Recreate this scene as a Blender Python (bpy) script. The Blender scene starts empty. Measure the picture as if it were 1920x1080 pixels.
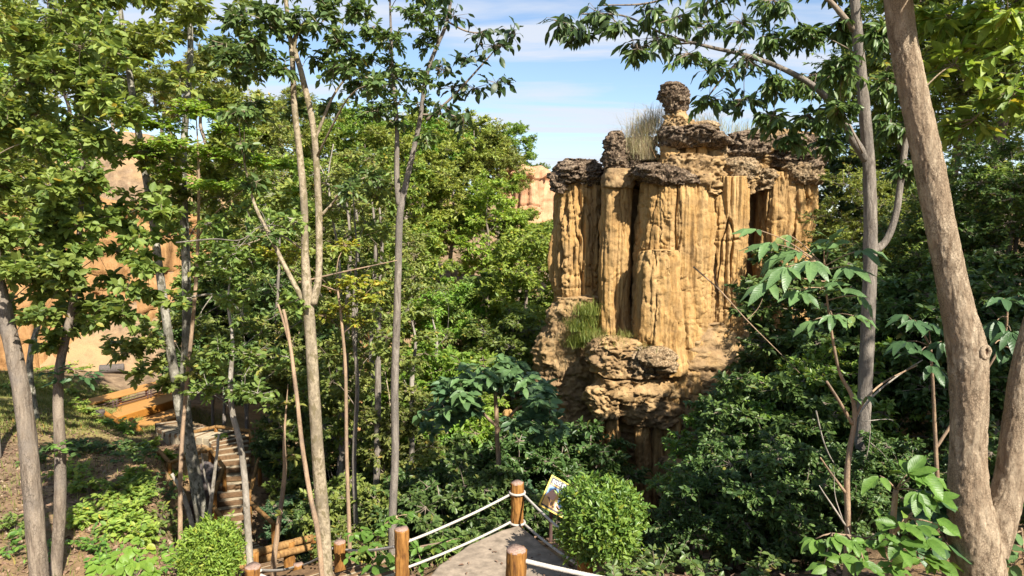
import bpy, math
import numpy as np
from mathutils import Matrix, Vector

R = math.radians
scene = bpy.context.scene
C = scene.collection

# ---------------------------------------------------------------- camera
F = 1251.0                      # focal length in pixels of a 1920 px wide picture
PITCH = math.atan(100.0 / F)    # looking slightly down
cam_d = bpy.data.cameras.new('camera')
cam_d.sensor_width = 36.0
cam_d.lens = 36.0 * F / 1920.0
cam_d.clip_start = 0.05
cam_d.clip_end = 6000
cam = bpy.data.objects.new('camera', cam_d)
C.objects.link(cam)
cam.location = (0, 0, 0)
cam.rotation_euler = (math.pi / 2 - PITCH, 0, 0)
scene.camera = cam

# ---------------------------------------------------------------- sky and sun
SUN_AZ, SUN_EL = 147.0, 43.0     # azimuth clockwise from the view direction (+Y)
world = bpy.data.worlds.new('World')
scene.world = world
world.use_nodes = True
wn, wl = world.node_tree.nodes, world.node_tree.links
wn.clear()
w_out = wn.new('ShaderNodeOutputWorld')
w_bg = wn.new('ShaderNodeBackground')
w_bg.inputs['Strength'].default_value = 0.078
w_sky = wn.new('ShaderNodeTexSky')
w_sky.sky_type = 'NISHITA'
w_sky.sun_disc = False
w_sky.sun_elevation = R(SUN_EL)
w_sky.sun_rotation = R(SUN_AZ)
w_sky.air_density = 1.0
w_sky.dust_density = 0.35
w_sky.ozone_density = 1.4
w_tc = wn.new('ShaderNodeTexCoord')
w_sep = wn.new('ShaderNodeSeparateXYZ')
wl.new(w_tc.outputs['Generated'], w_sep.inputs[0])
w_z = wn.new('ShaderNodeMath'); w_z.operation = 'ADD'; w_z.inputs[1].default_value = 0.12
wl.new(w_sep.outputs['Z'], w_z.inputs[0])
w_zm = wn.new('ShaderNodeMath'); w_zm.operation = 'MAXIMUM'; w_zm.inputs[1].default_value = 0.05
wl.new(w_z.outputs[0], w_zm.inputs[0])
w_dx = wn.new('ShaderNodeMath'); w_dx.operation = 'DIVIDE'
w_dy = wn.new('ShaderNodeMath'); w_dy.operation = 'DIVIDE'
wl.new(w_sep.outputs['X'], w_dx.inputs[0]); wl.new(w_zm.outputs[0], w_dx.inputs[1])
wl.new(w_sep.outputs['Y'], w_dy.inputs[0]); wl.new(w_zm.outputs[0], w_dy.inputs[1])
w_cmb = wn.new('ShaderNodeCombineXYZ')
wl.new(w_dx.outputs[0], w_cmb.inputs[0]); wl.new(w_dy.outputs[0], w_cmb.inputs[1])
w_map = wn.new('ShaderNodeMapping')
w_map.inputs['Rotation'].default_value = (0, 0, R(14))
w_map.inputs['Scale'].default_value = (0.5, 2.4, 1.0)
w_map.inputs['Location'].default_value = (0.9, 0.35, 0)
wl.new(w_cmb.outputs[0], w_map.inputs[0])
w_n = wn.new('ShaderNodeTexNoise')
w_n.inputs['Scale'].default_value = 1.15
w_n.inputs['Detail'].default_value = 9
w_n.inputs['Roughness'].default_value = 0.55
w_n.inputs['Distortion'].default_value = 0.5
wl.new(w_map.outputs[0], w_n.inputs['Vector'])
w_r = wn.new('ShaderNodeMapRange')
w_r.inputs['From Min'].default_value = 0.455
w_r.inputs['From Max'].default_value = 0.60
w_r.inputs['To Max'].default_value = 0.85
wl.new(w_n.outputs['Fac'], w_r.inputs['Value'])
w_mix = wn.new('ShaderNodeMix'); w_mix.data_type = 'RGBA'
wl.new(w_r.outputs[0], w_mix.inputs['Factor'])
wl.new(w_sky.outputs[0], w_mix.inputs['A'])
w_mix.inputs['B'].default_value = (4.1, 4.35, 4.85, 1)
wl.new(w_mix.outputs['Result'], w_bg.inputs['Color'])
wl.new(w_bg.outputs[0], w_out.inputs[0])

sun_d = bpy.data.lights.new('sun', 'SUN')
sun_d.energy = 4.6
sun_d.angle = R(0.55)
sun_d.color = (1.0, 0.93, 0.82)
sun = bpy.data.objects.new('sun', sun_d)
C.objects.link(sun)
az, el = R(SUN_AZ), R(SUN_EL)
SUN = Vector((math.sin(az) * math.cos(el), math.cos(az) * math.cos(el), math.sin(el)))
sun.rotation_euler = SUN.to_track_quat('Z', 'Y').to_euler()
sun.location = SUN * 60

scene.view_settings.view_transform = 'Standard'
scene.view_settings.look = 'None'
scene.view_settings.gamma = 1
scene.view_settings.use_curve_mapping = False
scene.view_settings.exposure = 1.36
scene.cycles.max_bounces = 8
scene.cycles.diffuse_bounces = 5
scene.cycles.glossy_bounces = 2
scene.cycles.transmission_bounces = 4
scene.cycles.transparent_max_bounces = 4
scene.cycles.caustics_reflective = False
scene.cycles.caustics_refractive = False

# ---------------------------------------------------------------- helpers
FWD = np.array([0, math.cos(PITCH), -math.sin(PITCH)])
UPV = np.array([0, math.sin(PITCH), math.cos(PITCH)])
def P(px, py, Y):
    """the point of the place seen at (px, py) of the 1920 x 1080 photograph, Y metres ahead"""
    d = FWD + UPV * ((540.0 - py) / F)
    s = Y / d[1]
    return np.array([(px - 960.0) / F * s, Y, d[2] * s])
def pxm(Y): return Y / F        # metres per pixel at that distance

def nrm(a):
    return a / np.maximum(np.linalg.norm(a, axis=-1, keepdims=True), 1e-9)

def _hash(ix, iy, iz, seed):
    h = (ix.astype(np.int64) * 374761393 + iy.astype(np.int64) * 668265263 + iz.astype(np.int64) * 2147483647 + seed * 1274126177) & 0xffffffff
    h = ((h ^ (h >> 13)) * 1274126177) & 0xffffffff
    h = ((h ^ (h >> 16)) * 2246822519) & 0xffffffff
    return ((h ^ (h >> 15)) & 0xffffff) / float(0xffffff)
def vnoise(p, seed=0):
    p = np.asarray(p, float)
    i = np.floor(p).astype(np.int64); f = p - i
    f = f * f * f * (f * (f * 6 - 15) + 10)
    out = 0
    for dx in (0, 1):
        wx = f[..., 0] if dx else 1 - f[..., 0]
        for dy in (0, 1):
            wy = f[..., 1] if dy else 1 - f[..., 1]
            for dz in (0, 1):
                wz = f[..., 2] if dz else 1 - f[..., 2]
                out = out + wx * wy * wz * _hash(i[..., 0] + dx, i[..., 1] + dy, i[..., 2] + dz, seed)
    return out * 2 - 1
def fbm(p, octv=4, seed=0, gain=0.5):
    a, s, t = 1.0, 0, 0
    p = np.asarray(p, float)
    for o in range(octv):
        s = s + a * vnoise(p * 2.03 ** o + o * 17.3, seed + o); t += a; a *= gain
    return s / t

def mesh(name, V, faces, smooth=False):
    """faces: list of int arrays (n,3) / (n,4)"""
    me = bpy.data.meshes.new(name)
    V = np.asarray(V, np.float32)
    faces = [np.asarray(f, np.int32) for f in faces if len(f)]
    me.vertices.add(len(V)); me.vertices.foreach_set('co', V.ravel())
    nl = sum(f.size for f in faces); npol = sum(len(f) for f in faces)
    me.loops.add(nl); me.polygons.add(npol)
    me.loops.foreach_set('vertex_index', np.concatenate([f.ravel() for f in faces]))
    tot = np.concatenate([np.full(len(f), f.shape[1], np.int32) for f in faces])
    st = np.zeros(npol, np.int32); st[1:] = np.cumsum(tot)[:-1]
    me.polygons.foreach_set('loop_start', st)
    me.polygons.foreach_set('loop_total', tot)
    if smooth: me.polygons.foreach_set('use_smooth', np.ones(npol, bool))
    me.update(calc_edges=True); me.validate()
    return me

def obj(name, me, mat=None, parent=None, kind=None, label=None):
    o = bpy.data.objects.new(name, me)
    C.objects.link(o)
    if mat is not None and me is not None and not me.materials: me.materials.append(mat)
    if parent is not None: o.parent = parent
    if kind: o['kind'] = kind
    if label: o['label'] = label
    return o
def tag(o, label, cat, group=None, kind=None):
    o['label'] = label; o['category'] = cat
    if group: o['group'] = group
    if kind: o['kind'] = kind
    return o
def thing(name, label, cat, loc=(0, 0, 0), rotz=0, group=None):
    o = bpy.data.objects.new(name, None); C.objects.link(o)
    o.location = loc; o.rotation_euler = (0, 0, rotz); o.empty_display_size = 0.1
    return tag(o, label, cat, group)
def copy_tree(o, parent=None):
    c = o.copy(); C.objects.link(c)
    if parent is not None: c.parent = parent
    for ch in list(o.children): copy_tree(ch, c)
    return c

class MB:
    """collects vertices and faces for one mesh"""
    def __init__(s): s.v = []; s.q = []; s.t = []; s.n = 0
    def add(s, V, Q=None, T=None):
        V = np.asarray(V, float).reshape(-1, 3); s.v.append(V)
        if Q is not None and len(Q): s.q.append(np.asarray(Q) + s.n)
        if T is not None and len(T): s.t.append(np.asarray(T) + s.n)
        s.n += len(V); return s
    def mesh(s, name, smooth=False, off=None):
        V = np.concatenate(s.v)
        if off is not None: V = V - np.asarray(off)
        return mesh(name, V, ([np.concatenate(s.q)] if s.q else []) + ([np.concatenate(s.t)] if s.t else []), smooth)

def resample(pts, step, rad=None):
    """Catmull-Rom through pts (and radii)"""
    A = np.array([list(p) + [0 if rad is None else rad[i]] for i, p in enumerate(pts)], float)
    B = np.vstack([2 * A[0] - A[1], A, 2 * A[-1] - A[-2]])
    out = []
    for i in range(1, len(B) - 2):
        n = max(1, int(round(np.linalg.norm(B[i + 1, :3] - B[i, :3]) / step)))
        t = np.arange(n)[:, None] / n
        p0, p1, p2, p3 = B[i - 1], B[i], B[i + 1], B[i + 2]
        out.append(0.5 * (2 * p1 + (p2 - p0) * t + (2 * p0 - 5 * p1 + 4 * p2 - p3) * t ** 2 + (3 * p1 - p0 - 3 * p2 + p3) * t ** 3))
    out.append(A[-1:])
    o = np.vstack(out)
    return o[:, :3], np.maximum(o[:, 3], 0.001)

def tube(pts, rad, sides=8, bark=0.0, bscale=6.0, seed=0, cap=True, lobes=0, twist=0.0, lobe_amp=0.0):
    pts = np.asarray(pts, float); rad = np.broadcast_to(np.asarray(rad, float), (len(pts),))
    T = nrm(np.gradient(pts, axis=0))
    ref = np.array([1.0, 0, 0]) if abs(T[0][0]) < 0.8 else np.array([0, 1.0, 0])
    N = np.zeros_like(T)
    n = ref - T[0] * np.dot(ref, T[0]); N[0] = n / np.linalg.norm(n)
    for i in range(1, len(pts)):
        n = N[i - 1] - T[i] * np.dot(N[i - 1], T[i]); N[i] = n / max(np.linalg.norm(n), 1e-9)
    B = np.cross(T, N)
    a = np.arange(sides) / sides * 2 * math.pi
    ca, sa = np.cos(a), np.sin(a)
    r = np.repeat(rad[:, None], sides, 1)
    dirs = N[:, None, :] * ca[None, :, None] + B[:, None, :] * sa[None, :, None]
    if lobes:
        L = np.concatenate([[0], np.cumsum(np.linalg.norm(np.diff(pts, axis=0), axis=1))])
        r = r * (1 + lobe_amp * np.abs(np.cos(0.5 * lobes * (a[None, :] + twist * L[:, None]))))
    if bark:
        L = np.concatenate([[0], np.cumsum(np.linalg.norm(np.diff(pts, axis=0), axis=1))])
        q = np.stack([np.broadcast_to(ca, r.shape) * bscale * 0.9, np.broadcast_to(sa, r.shape) * bscale * 0.9,
                      np.broadcast_to(L[:, None] * bscale * 1.1, r.shape)], -1)
        low = fbm(np.stack([q[..., 0] * .25, q[..., 1] * .25, q[..., 2] * .6], -1), 2, seed + 5)
        nn = fbm(q, 3, seed)
        r = r * (1 + bark * (nn - 0.6 * np.maximum(0, 1 - np.abs(nn) / 0.16)) + 0.5 * bark * low)
    V = pts[:, None, :] + dirs * r[..., None]
    m = len(pts)
    i = np.arange(m - 1)[:, None] * sides; j = np.arange(sides)[None, :]; k = (j + 1) % sides
    Q = np.stack([i + j, i + k, i + sides + k, i + sides + j], -1).reshape(-1, 4)
    V = V.reshape(-1, 3)
    Tt = []
    if cap:
        V = np.vstack([V, pts[0], pts[-1]])
        jj = np.arange(sides); kk = (jj + 1) % sides
        Tt = np.vstack([np.stack([kk, jj, np.full(sides, m * sides)], -1),
                        np.stack([(m - 1) * sides + jj, (m - 1) * sides + kk, np.full(sides, m * sides + 1)], -1)])
    return V, Q, Tt

def prisms(S, E, r0, r1):
    """many thin 3-sided twigs at once"""
    S, E = np.asarray(S), np.asarray(E); n = len(S)
    T = nrm(E - S); ref = np.where(np.abs(T[:, 2:3]) < 0.9, [[0, 0, 1.0]], [[1.0, 0, 0]])
    N = nrm(np.cross(T, ref)); B = np.cross(T, N)
    V = np.zeros((n, 6, 3))
    for k in range(3):
        a = k * 2 * math.pi / 3
        d = N * math.cos(a) + B * math.sin(a)
        V[:, k] = S + d * r0; V[:, 3 + k] = E + d * r1
    base = np.arange(n)[:, None] * 6
    Q = np.concatenate([base + np.array([[k, (k + 1) % 3, 3 + (k + 1) % 3, 3 + k]]) for k in range(3)])
    return V.reshape(-1, 3), Q

def leaves(pos, axis, normal, L, W, shape='mid', droop=0.12, fold=0.18):
    """one folded blade per position"""
    n = len(pos)
    axis = nrm(axis); side = nrm(np.cross(axis, normal)); up = np.cross(side, axis)
    L = np.broadcast_to(np.asarray(L, float), (n,))[:, None]; W = np.broadcast_to(np.asarray(W, float), (n,))[:, None]
    def at(t, w, h): return pos + axis * L * t + side * W * w + up * (h * W - droop * L * t * t)
    b = np.arange(n)[:, None]
    if shape == 'far':
        V = np.stack([at(0, 0, 0), at(.45, .5, fold), at(1, 0, 0), at(.45, -.5, fold)], 1)
        T = np.concatenate([b * 4 + np.array([[0, 1, 2]]), b * 4 + np.array([[0, 2, 3]])])
        return V.reshape(-1, 3), None, T
    if shape == 'mid':
        V = np.stack([at(0, 0, 0), at(.28, .42, fold), at(.66, .42, fold), at(1, 0, 0), at(.66, -.42, fold), at(.28, -.42, fold)], 1)
        Q = np.concatenate([b * 6 + np.array([[0, 1, 2, 3]]), b * 6 + np.array([[0, 3, 4, 5]])])
        return V.reshape(-1, 3), Q, None

# ---------------------------------------------------------------- materials
def new_mat(name):
    m = bpy.data.materials.new(name); m.use_nodes = True
    nt = m.node_tree; nt.nodes.clear()
    out = nt.nodes.new('ShaderNodeOutputMaterial')
    return m, nt, out
def ramp(nt, stops):
    r = nt.nodes.new('ShaderNodeValToRGB')
    e = r.color_ramp.elements
    while len(e) < len(stops): e.new(0.5)
    for x, (p, c) in zip(e, stops): x.position = p; x.color = (*c, 1)
    return r
def noise_node(nt, scale, detail=5, rough=0.55, vec=None, dist=0.0):
    n = nt.nodes.new('ShaderNodeTexNoise')
    n.inputs['Scale'].default_value = scale; n.inputs['Detail'].default_value = detail
    n.inputs['Roughness'].default_value = rough; n.inputs['Distortion'].default_value = dist
    if vec is not None: nt.links.new(vec, n.inputs['Vector'])
    return n
def mapped(nt, scale, coord='Object'):
    tc = nt.nodes.new('ShaderNodeTexCoord'); mp = nt.nodes.new('ShaderNodeMapping')
    mp.inputs['Scale'].default_value = scale
    nt.links.new(tc.outputs[coord], mp.inputs[0]); return mp.outputs[0]
def mixc(nt, fac, a, b, mode='MIX'):
    m = nt.nodes.new('ShaderNodeMix'); m.data_type = 'RGBA'; m.blend_type = mode
    if isinstance(fac, (int, float)): m.inputs['Factor'].default_value = fac
    else: nt.links.new(fac, m.inputs['Factor'])
    for k, x in (('A', a), ('B', b)):
        if isinstance(x, tuple): m.inputs[k].default_value = (*x, 1)
        else: nt.links.new(x, m.inputs[k])
    return m.outputs['Result']
def rng_map(nt, val, a, b, c=0.0, d=1.0):
    m = nt.nodes.new('ShaderNodeMapRange')
    m.inputs['From Min'].default_value = a; m.inputs['From Max'].default_value = b
    m.inputs['To Min'].default_value = c; m.inputs['To Max'].default_value = d
    nt.links.new(val, m.inputs['Value']); return m.outputs[0]
def bump(nt, h, strength, dist, normal=None):
    b = nt.nodes.new('ShaderNodeBump'); b.inputs['Strength'].default_value = strength; b.inputs['Distance'].default_value = dist
    nt.links.new(h, b.inputs['Height'])
    if normal is not None: nt.links.new(normal, b.inputs['Normal'])
    return b.outputs[0]
def principled(nt, out, col, rough=0.85, normal=None, spec=0.25):
    p = nt.nodes.new('ShaderNodeBsdfPrincipled')
    if isinstance(col, tuple): p.inputs['Base Color'].default_value = (*col, 1)
    else: nt.links.new(col, p.inputs['Base Color'])
    if isinstance(rough, (int, float)): p.inputs['Roughness'].default_value = rough
    else: nt.links.new(rough, p.inputs['Roughness'])
    p.inputs['Specular IOR Level'].default_value = spec
    if normal is not None: nt.links.new(normal, p.inputs['Normal'])
    if out is not None: nt.links.new(p.outputs[0], out.inputs[0])
    return p

def leaf_mat(name, cols, transl=0.35, rough=0.5, spec=0.35, per='island', yellow=0.03):
    m, nt, out = new_mat(name)
    if per == 'island':
        g = nt.nodes.new('ShaderNodeNewGeometry'); rnd = g.outputs['Random Per Island']
    else:
        g = nt.nodes.new('ShaderNodeObjectInfo'); rnd = g.outputs['Random']
    k = len(cols)
    stops = [(i / k * (1 - yellow), c) for i, c in enumerate(cols)]
    stops.append((1 - yellow, cols[-1])); stops.append((1.0, (cols[-1][0] * 1.7 + .05, cols[-1][1] * 1.15, cols[-1][2] * .7)))
    r = ramp(nt, stops); nt.links.new(rnd, r.inputs[0])
    oi = nt.nodes.new('ShaderNodeObjectInfo')
    tc = nt.nodes.new('ShaderNodeTexCoord')
    n = noise_node(nt, 0.35, 2, 0.5, tc.outputs['Object'])
    v = nt.nodes.new('ShaderNodeHueSaturation'); v.inputs['Saturation'].default_value = .92
    nt.links.new(r.outputs[0], v.inputs['Color'])
    nt.links.new(rng_map(nt, n.outputs['Fac'], 0.3, 0.7, 0.82, 1.4), v.inputs['Value'])
    nt.links.new(rng_map(nt, oi.outputs['Random'], 0, 1, 0.472, 0.504), v.inputs['Hue'])
    n2 = noise_node(nt, 55, 2, 0.5, tc.outputs['Object'])
    col = mixc(nt, rng_map(nt, n2.outputs['Fac'], .35, .75, 0, .45), v.outputs[0], (cols[0][0] * .8 + .01, cols[0][1] * .7, cols[0][2] * .8))
    nbl = None
    if per == 'object':
        sx = nt.nodes.new('ShaderNodeSeparateXYZ'); nt.links.new(tc.outputs['Object'], sx.inputs[0])
        ab = nt.nodes.new('ShaderNodeMath'); ab.operation = 'ABSOLUTE'; nt.links.new(sx.outputs['X'], ab.inputs[0])
        mr = rng_map(nt, ab.outputs[0], .006, .022, 1, 0)
        k1 = nt.nodes.new('ShaderNodeMath'); k1.operation = 'MULTIPLY_ADD'; nt.links.new(ab.outputs[0], k1.inputs[0]); k1.inputs[1].default_value = -.9; nt.links.new(sx.outputs['Y'], k1.inputs[2])
        k2 = nt.nodes.new('ShaderNodeMath'); k2.operation = 'MULTIPLY'; nt.links.new(k1.outputs[0], k2.inputs[0]); k2.inputs[1].default_value = 66.0
        k3 = nt.nodes.new('ShaderNodeMath'); k3.operation = 'SINE'; nt.links.new(k2.outputs[0], k3.inputs[0])
        vn = rng_map(nt, k3.outputs[0], .55, 1.0, 0, .7)
        mx0 = nt.nodes.new('ShaderNodeMath'); mx0.operation = 'MAXIMUM'; nt.links.new(mr, mx0.inputs[0]); nt.links.new(vn, mx0.inputs[1])
        lt = tuple(min(1, x * 1.7 + .03) for x in cols[-1])
        n9 = noise_node(nt, 7, 3, .6, tc.outputs['Object'])
        col = mixc(nt, rng_map(nt, n9.outputs['Fac'], .4, .7, 0, .5), col, tuple(x * .7 for x in cols[0]))
        vm = nt.nodes.new('ShaderNodeMath'); vm.operation = 'MULTIPLY'; vm.inputs[1].default_value = .16; nt.links.new(mx0.outputs[0], vm.inputs[0])
        col = mixc(nt, vm.outputs[0], col, lt)
        nbl = bump(nt, k3.outputs[0], .1, .012)
    p = principled(nt, None, col, rough, nbl, spec=spec)
    t = nt.nodes.new('ShaderNodeBsdfTranslucent')
    hs = nt.nodes.new('ShaderNodeHueSaturation'); hs.inputs['Hue'].default_value = 0.485
    hs.inputs['Saturation'].default_value = 1.1; hs.inputs['Value'].default_value = 1.25
    nt.links.new(col, hs.inputs['Color']); nt.links.new(hs.outputs[0], t.inputs[0])
    mx = nt.nodes.new('ShaderNodeMixShader'); mx.inputs[0].default_value = transl
    nt.links.new(p.outputs[0], mx.inputs[1]); nt.links.new(t.outputs[0], mx.inputs[2])
    nt.links.new(mx.outputs[0], out.inputs[0])
    return m

LEAF = {
    'lime':   leaf_mat('leaf_lime', [(.10, .235, .022), (.16, .32, .028), (.225, .38, .034)], .42),
    'fresh':  leaf_mat('leaf_fresh', [(.10, .215, .028), (.17, .30, .034), (.25, .36, .042)], .42),
    'mid':    leaf_mat('leaf_mid', [(.085, .155, .03), (.145, .235, .038), (.22, .305, .05)], .42),
    'dark':   leaf_mat('leaf_dark', [(.04, .095, .024), (.066, .14, .03), (.105, .19, .04)], .34, .42, .4),
    'olive':  leaf_mat('leaf_olive', [(.10, .15, .03), (.16, .22, .038), (.24, .29, .05)], .4),
    'blue':   leaf_mat('leaf_bluegreen', [(.045, .12, .05), (.075, .17, .068), (.11, .215, .09)], .32, .42, .45),
    'hill':   leaf_mat('leaf_hill', [(.13, .215, .03), (.20, .29, .04), (.29, .36, .055)], .38),
    'gloss':  leaf_mat('leaf_gloss', [(.055, .16, .02), (.095, .23, .025), (.16, .30, .03)], .36, .4, .45),
    'yellow': leaf_mat('leaf_yellowish', [(.20, .28, .022), (.29, .38, .026), (.38, .40, .03)], .44, yellow=.08),
    'litter': leaf_mat('leaf_litter', [(.10, .065, .038), (.17, .11, .065), (.25, .17, .10)], .1, .8, .1, yellow=.0),
    'dry':    leaf_mat('dry_grass', [(.34, .31, .19), (.46, .41, .26), (.30, .33, .15)], .4, .7, .2),
    'grass':  leaf_mat('grass_blades', [(.09, .15, .025), (.15, .19, .03), (.22, .22, .05)], .3, .6, .2),
}
BIGLEAF = {k: leaf_mat('big_' + k, c, t, ro, .42, per='object', yellow=.02) for k, c, t, ro in (
    ('dark', [(.03, .09, .03), (.05, .125, .04), (.07, .155, .05)], .25, .42),
    ('fresh', [(.06, .17, .022), (.09, .22, .025), (.14, .27, .03)], .34, .45),
    ('lime', [(.10, .24, .02), (.15, .30, .02), (.20, .34, .03)], .36, .45),
    ('pale', [(.07, .17, .055), (.11, .225, .07), (.15, .27, .08)], .32, .42),
    ('sky', [(.022, .055, .016), (.036, .078, .02), (.05, .10, .024)], .28, .42))}

def bark_mat(name, c1, c2, c3=None, scale=9.0, stretch=0.22, bstr=0.7, spots=None, spot_thr=.56):
    m, nt, out = new_mat(name)
    v = mapped(nt, (1, 1, stretch))
    n = noise_node(nt, scale, 8, .68, v, .5)
    r = ramp(nt, [(.36, c1), (.58, c2)]); nt.links.new(n.outputs['Fac'], r.inputs[0])
    col = r.outputs[0]
    v2 = mapped(nt, (1, 1, .55))
    if c3 is not None:
        n2 = noise_node(nt, 2.6, 5, .65, v2)
        col = mixc(nt, rng_map(nt, n2.outputs['Fac'], .48, .62), col, c3)
    if spots is not None:
        n3 = noise_node(nt, 16, 5, .62, v2)
        col = mixc(nt, rng_map(nt, n3.outputs['Fac'], spot_thr, spot_thr + .04), col, spots)
    vo = nt.nodes.new('ShaderNodeTexVoronoi'); vo.feature = 'DISTANCE_TO_EDGE'; vo.inputs['Scale'].default_value = scale * 3.2
    vd = nt.nodes.new('ShaderNodeMixRGB'); vd.inputs[0].default_value = .06
    nt.links.new(mapped(nt, (1, 1, min(1, stretch * 2.2))), vd.inputs[1]); nt.links.new(n.outputs['Color'], vd.inputs[2]); nt.links.new(vd.outputs[0], vo.inputs['Vector'])
    crack = rng_map(nt, vo.outputs['Distance'], 0.0, .12, 1, 0)
    n5 = noise_node(nt, 5, 3, .6, v2)
    cm = nt.nodes.new('ShaderNodeMath'); cm.operation = 'MULTIPLY'; nt.links.new(crack, cm.inputs[0]); nt.links.new(rng_map(nt, n5.outputs['Fac'], .42, .6, 0, .75 * min(1, bstr)), cm.inputs[1])
    col = mixc(nt, cm.outputs[0], col, tuple(x * .42 for x in c1))
    n4 = noise_node(nt, scale * 6, 5, .7, v2)
    col = mixc(nt, rng_map(nt, n4.outputs['Fac'], .5, .75, 0, .45), col, tuple(x * .6 for x in c1))
    nb = bump(nt, n.outputs['Fac'], bstr, 0.04)
    nb = bump(nt, cm.outputs[0], -bstr, 0.012, nb)
    nb = bump(nt, n4.outputs['Fac'], bstr, 0.008, nb)
    principled(nt, out, col, .9, nb, .15)
    return m
BARK = {
    'brown': bark_mat('bark_brown', (.13, .10, .075), (.30, .245, .185), (.20, .17, .14), 12, .2, 1.0),
    'tan': bark_mat('bark_tan', (.20, .14, .088), (.52, .41, .285), (.34, .25, .165), 16, .3, 1.4),
    'grey': bark_mat('bark_grey', (.12, .10, .082), (.27, .235, .195), (.17, .15, .13), 14, .2, .8),
    'pale': bark_mat('bark_pale', (.20, .16, .105), (.40, .33, .225), (.17, .14, .095), 24, .8, .4, (.17, .14, .08), .54),
    'spot': bark_mat('bark_spotted', (.17, .155, .125), (.36, .34, .275), (.11, .10, .08), 10, .7, .4, (.09, .085, .06), .53),
    'white': bark_mat('bark_white', (.22, .19, .155), (.40, .36, .30), (.16, .14, .11), 14, .4, .4, (.14, .12, .09), .60),
    'far': bark_mat('bark_far', (.13, .105, .08), (.28, .23, .18), None, 6, .3, .5),
    'twig': bark_mat('bark_twig', (.11, .085, .06), (.25, .2, .15), None, 8, .3, .3),
    'dead': bark_mat('bark_dead', (.24, .16, .10), (.40, .28, .18), (.20, .15, .11), 12, .2, .6),
}

def rock_mat(name, base, pale, dark, stain, streak=True, bumpd=0.05, pebble=False):
    m, nt, out = new_mat(name)
    vs = mapped(nt, (1.0, 1.0, .09 if streak else 1.0))
    vi = mapped(nt, (1, 1, 1))
    n1 = noise_node(nt, 3.2, 7, .6, vs, .3)
    n1b = noise_node(nt, 13.0, 5, .6, vs, .2)
    nst = noise_node(nt, 1.0, 6, .6, mapped(nt, (.25, .25, 3.4)))
    n2 = noise_node(nt, .9, 5, .6, vi, .5)
    n3 = noise_node(nt, 9.0, 7, .65, vi)
    n4 = noise_node(nt, 34.0, 5, .65, vi)
    r = ramp(nt, [(.32, dark), (.46, base), (.64, pale)]); nt.links.new(n1.outputs['Fac'], r.inputs[0])
    col = mixc(nt, rng_map(nt, n2.outputs['Fac'], .46, .62, 0, .75), r.outputs[0], stain)
    if streak: col = mixc(nt, rng_map(nt, n1b.outputs['Fac'], .50, .66, 0, .6), col, dark)
    col = mixc(nt, rng_map(nt, nst.outputs['Fac'], .54, .64, 0, .4), col, stain)
    col = mixc(nt, rng_map(nt, n3.outputs['Fac'], .4, .75, 0, .4), col, pale)
    col = mixc(nt, rng_map(nt, n4.outputs['Fac'], .54, .70, 0, .5), col, dark)
    h = None
    if pebble:
        vo = nt.nodes.new('ShaderNodeTexVoronoi'); vo.inputs['Scale'].default_value = 17.0
        nt.links.new(vi, vo.inputs['Vector'])
        vr = nt.nodes.new('ShaderNodeTexVoronoi'); vr.inputs['Scale'].default_value = 17.0
        nt.links.new(vi, vr.inputs['Vector'])
        hsv = nt.nodes.new('ShaderNodeSeparateColor'); nt.links.new(vr.outputs['Color'], hsv.inputs[0])
        col = mixc(nt, rng_map(nt, hsv.outputs[0], .62, .95, 0, .75), col, pale)
        col = mixc(nt, rng_map(nt, vo.outputs['Distance'], .42, .65, 0, .8), col, (dark[0] * .6, dark[1] * .6, dark[2] * .6))
        nb = bump(nt, vo.outputs['Distance'], -.7, .03)
        nb = bump(nt, n3.outputs['Fac'], .9, .08, nb)
        nb = bump(nt, n4.outputs['Fac'], .9, .025, nb)
    else:
        nb = bump(nt, n1.outputs['Fac'], .9, bumpd * 2)
        nb = bump(nt, n3.outputs['Fac'], .6, .05, nb)
        nb = bump(nt, n4.outputs['Fac'], .8, .02, nb)
    principled(nt, out, col, .95, nb, .1)
    return m
ROCK = {
    'sand': rock_mat('sandstone', (.385, .228, .082), (.485, .32, .143), (.20, .112, .042), (.28, .178, .082)),
    'rough': rock_mat('sandstone_rough', (.30, .19, .086), (.41, .285, .145), (.15, .095, .047), (.21, .14, .08), False),
    'cap': rock_mat('conglomerate', (.155, .107, .072), (.33, .25, .17), (.07, .05, .036), (.14, .095, .06), False, pebble=True),
    'mixed': rock_mat('conglomerate_tan', (.30, .20, .105), (.42, .32, .20), (.17, .115, .065), (.24, .165, .095), False, pebble=True),
    'cliff': rock_mat('cliff_face', (.31, .17, .068), (.40, .24, .11), (.20, .105, .043), (.27, .15, .068)),
    'red': rock_mat('red_cliff', (.42, .23, .125), (.52, .32, .19), (.30, .16, .085), (.39, .22, .125)),
}
def wood_mat(name, c1, c2, c3):
    m, nt, out = new_mat(name)
    v = mapped(nt, (1, 1, .12)); n = noise_node(nt, 28, 6, .6, v, .4)
    r = ramp(nt, [(.30, c1), (.5, c2), (.72, c3)]); nt.links.new(n.outputs['Fac'], r.inputs[0])
    n2 = noise_node(nt, 5, 4, .6, mapped(nt, (1, 1, .5)))
    col = mixc(nt, rng_map(nt, n2.outputs['Fac'], .52, .72, 0, .6), r.outputs[0], c1)
    nb = bump(nt, n.outputs['Fac'], .9, .012)
    principled(nt, out, col, .82, nb, .2)
    return m
M_POST = wood_mat('painted_log', (.085, .035, .012), (.25, .115, .028), (.36, .18, .05))
M_RAIL = wood_mat('rail_log', (.10, .052, .022), (.25, .14, .05), (.36, .215, .085))
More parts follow.
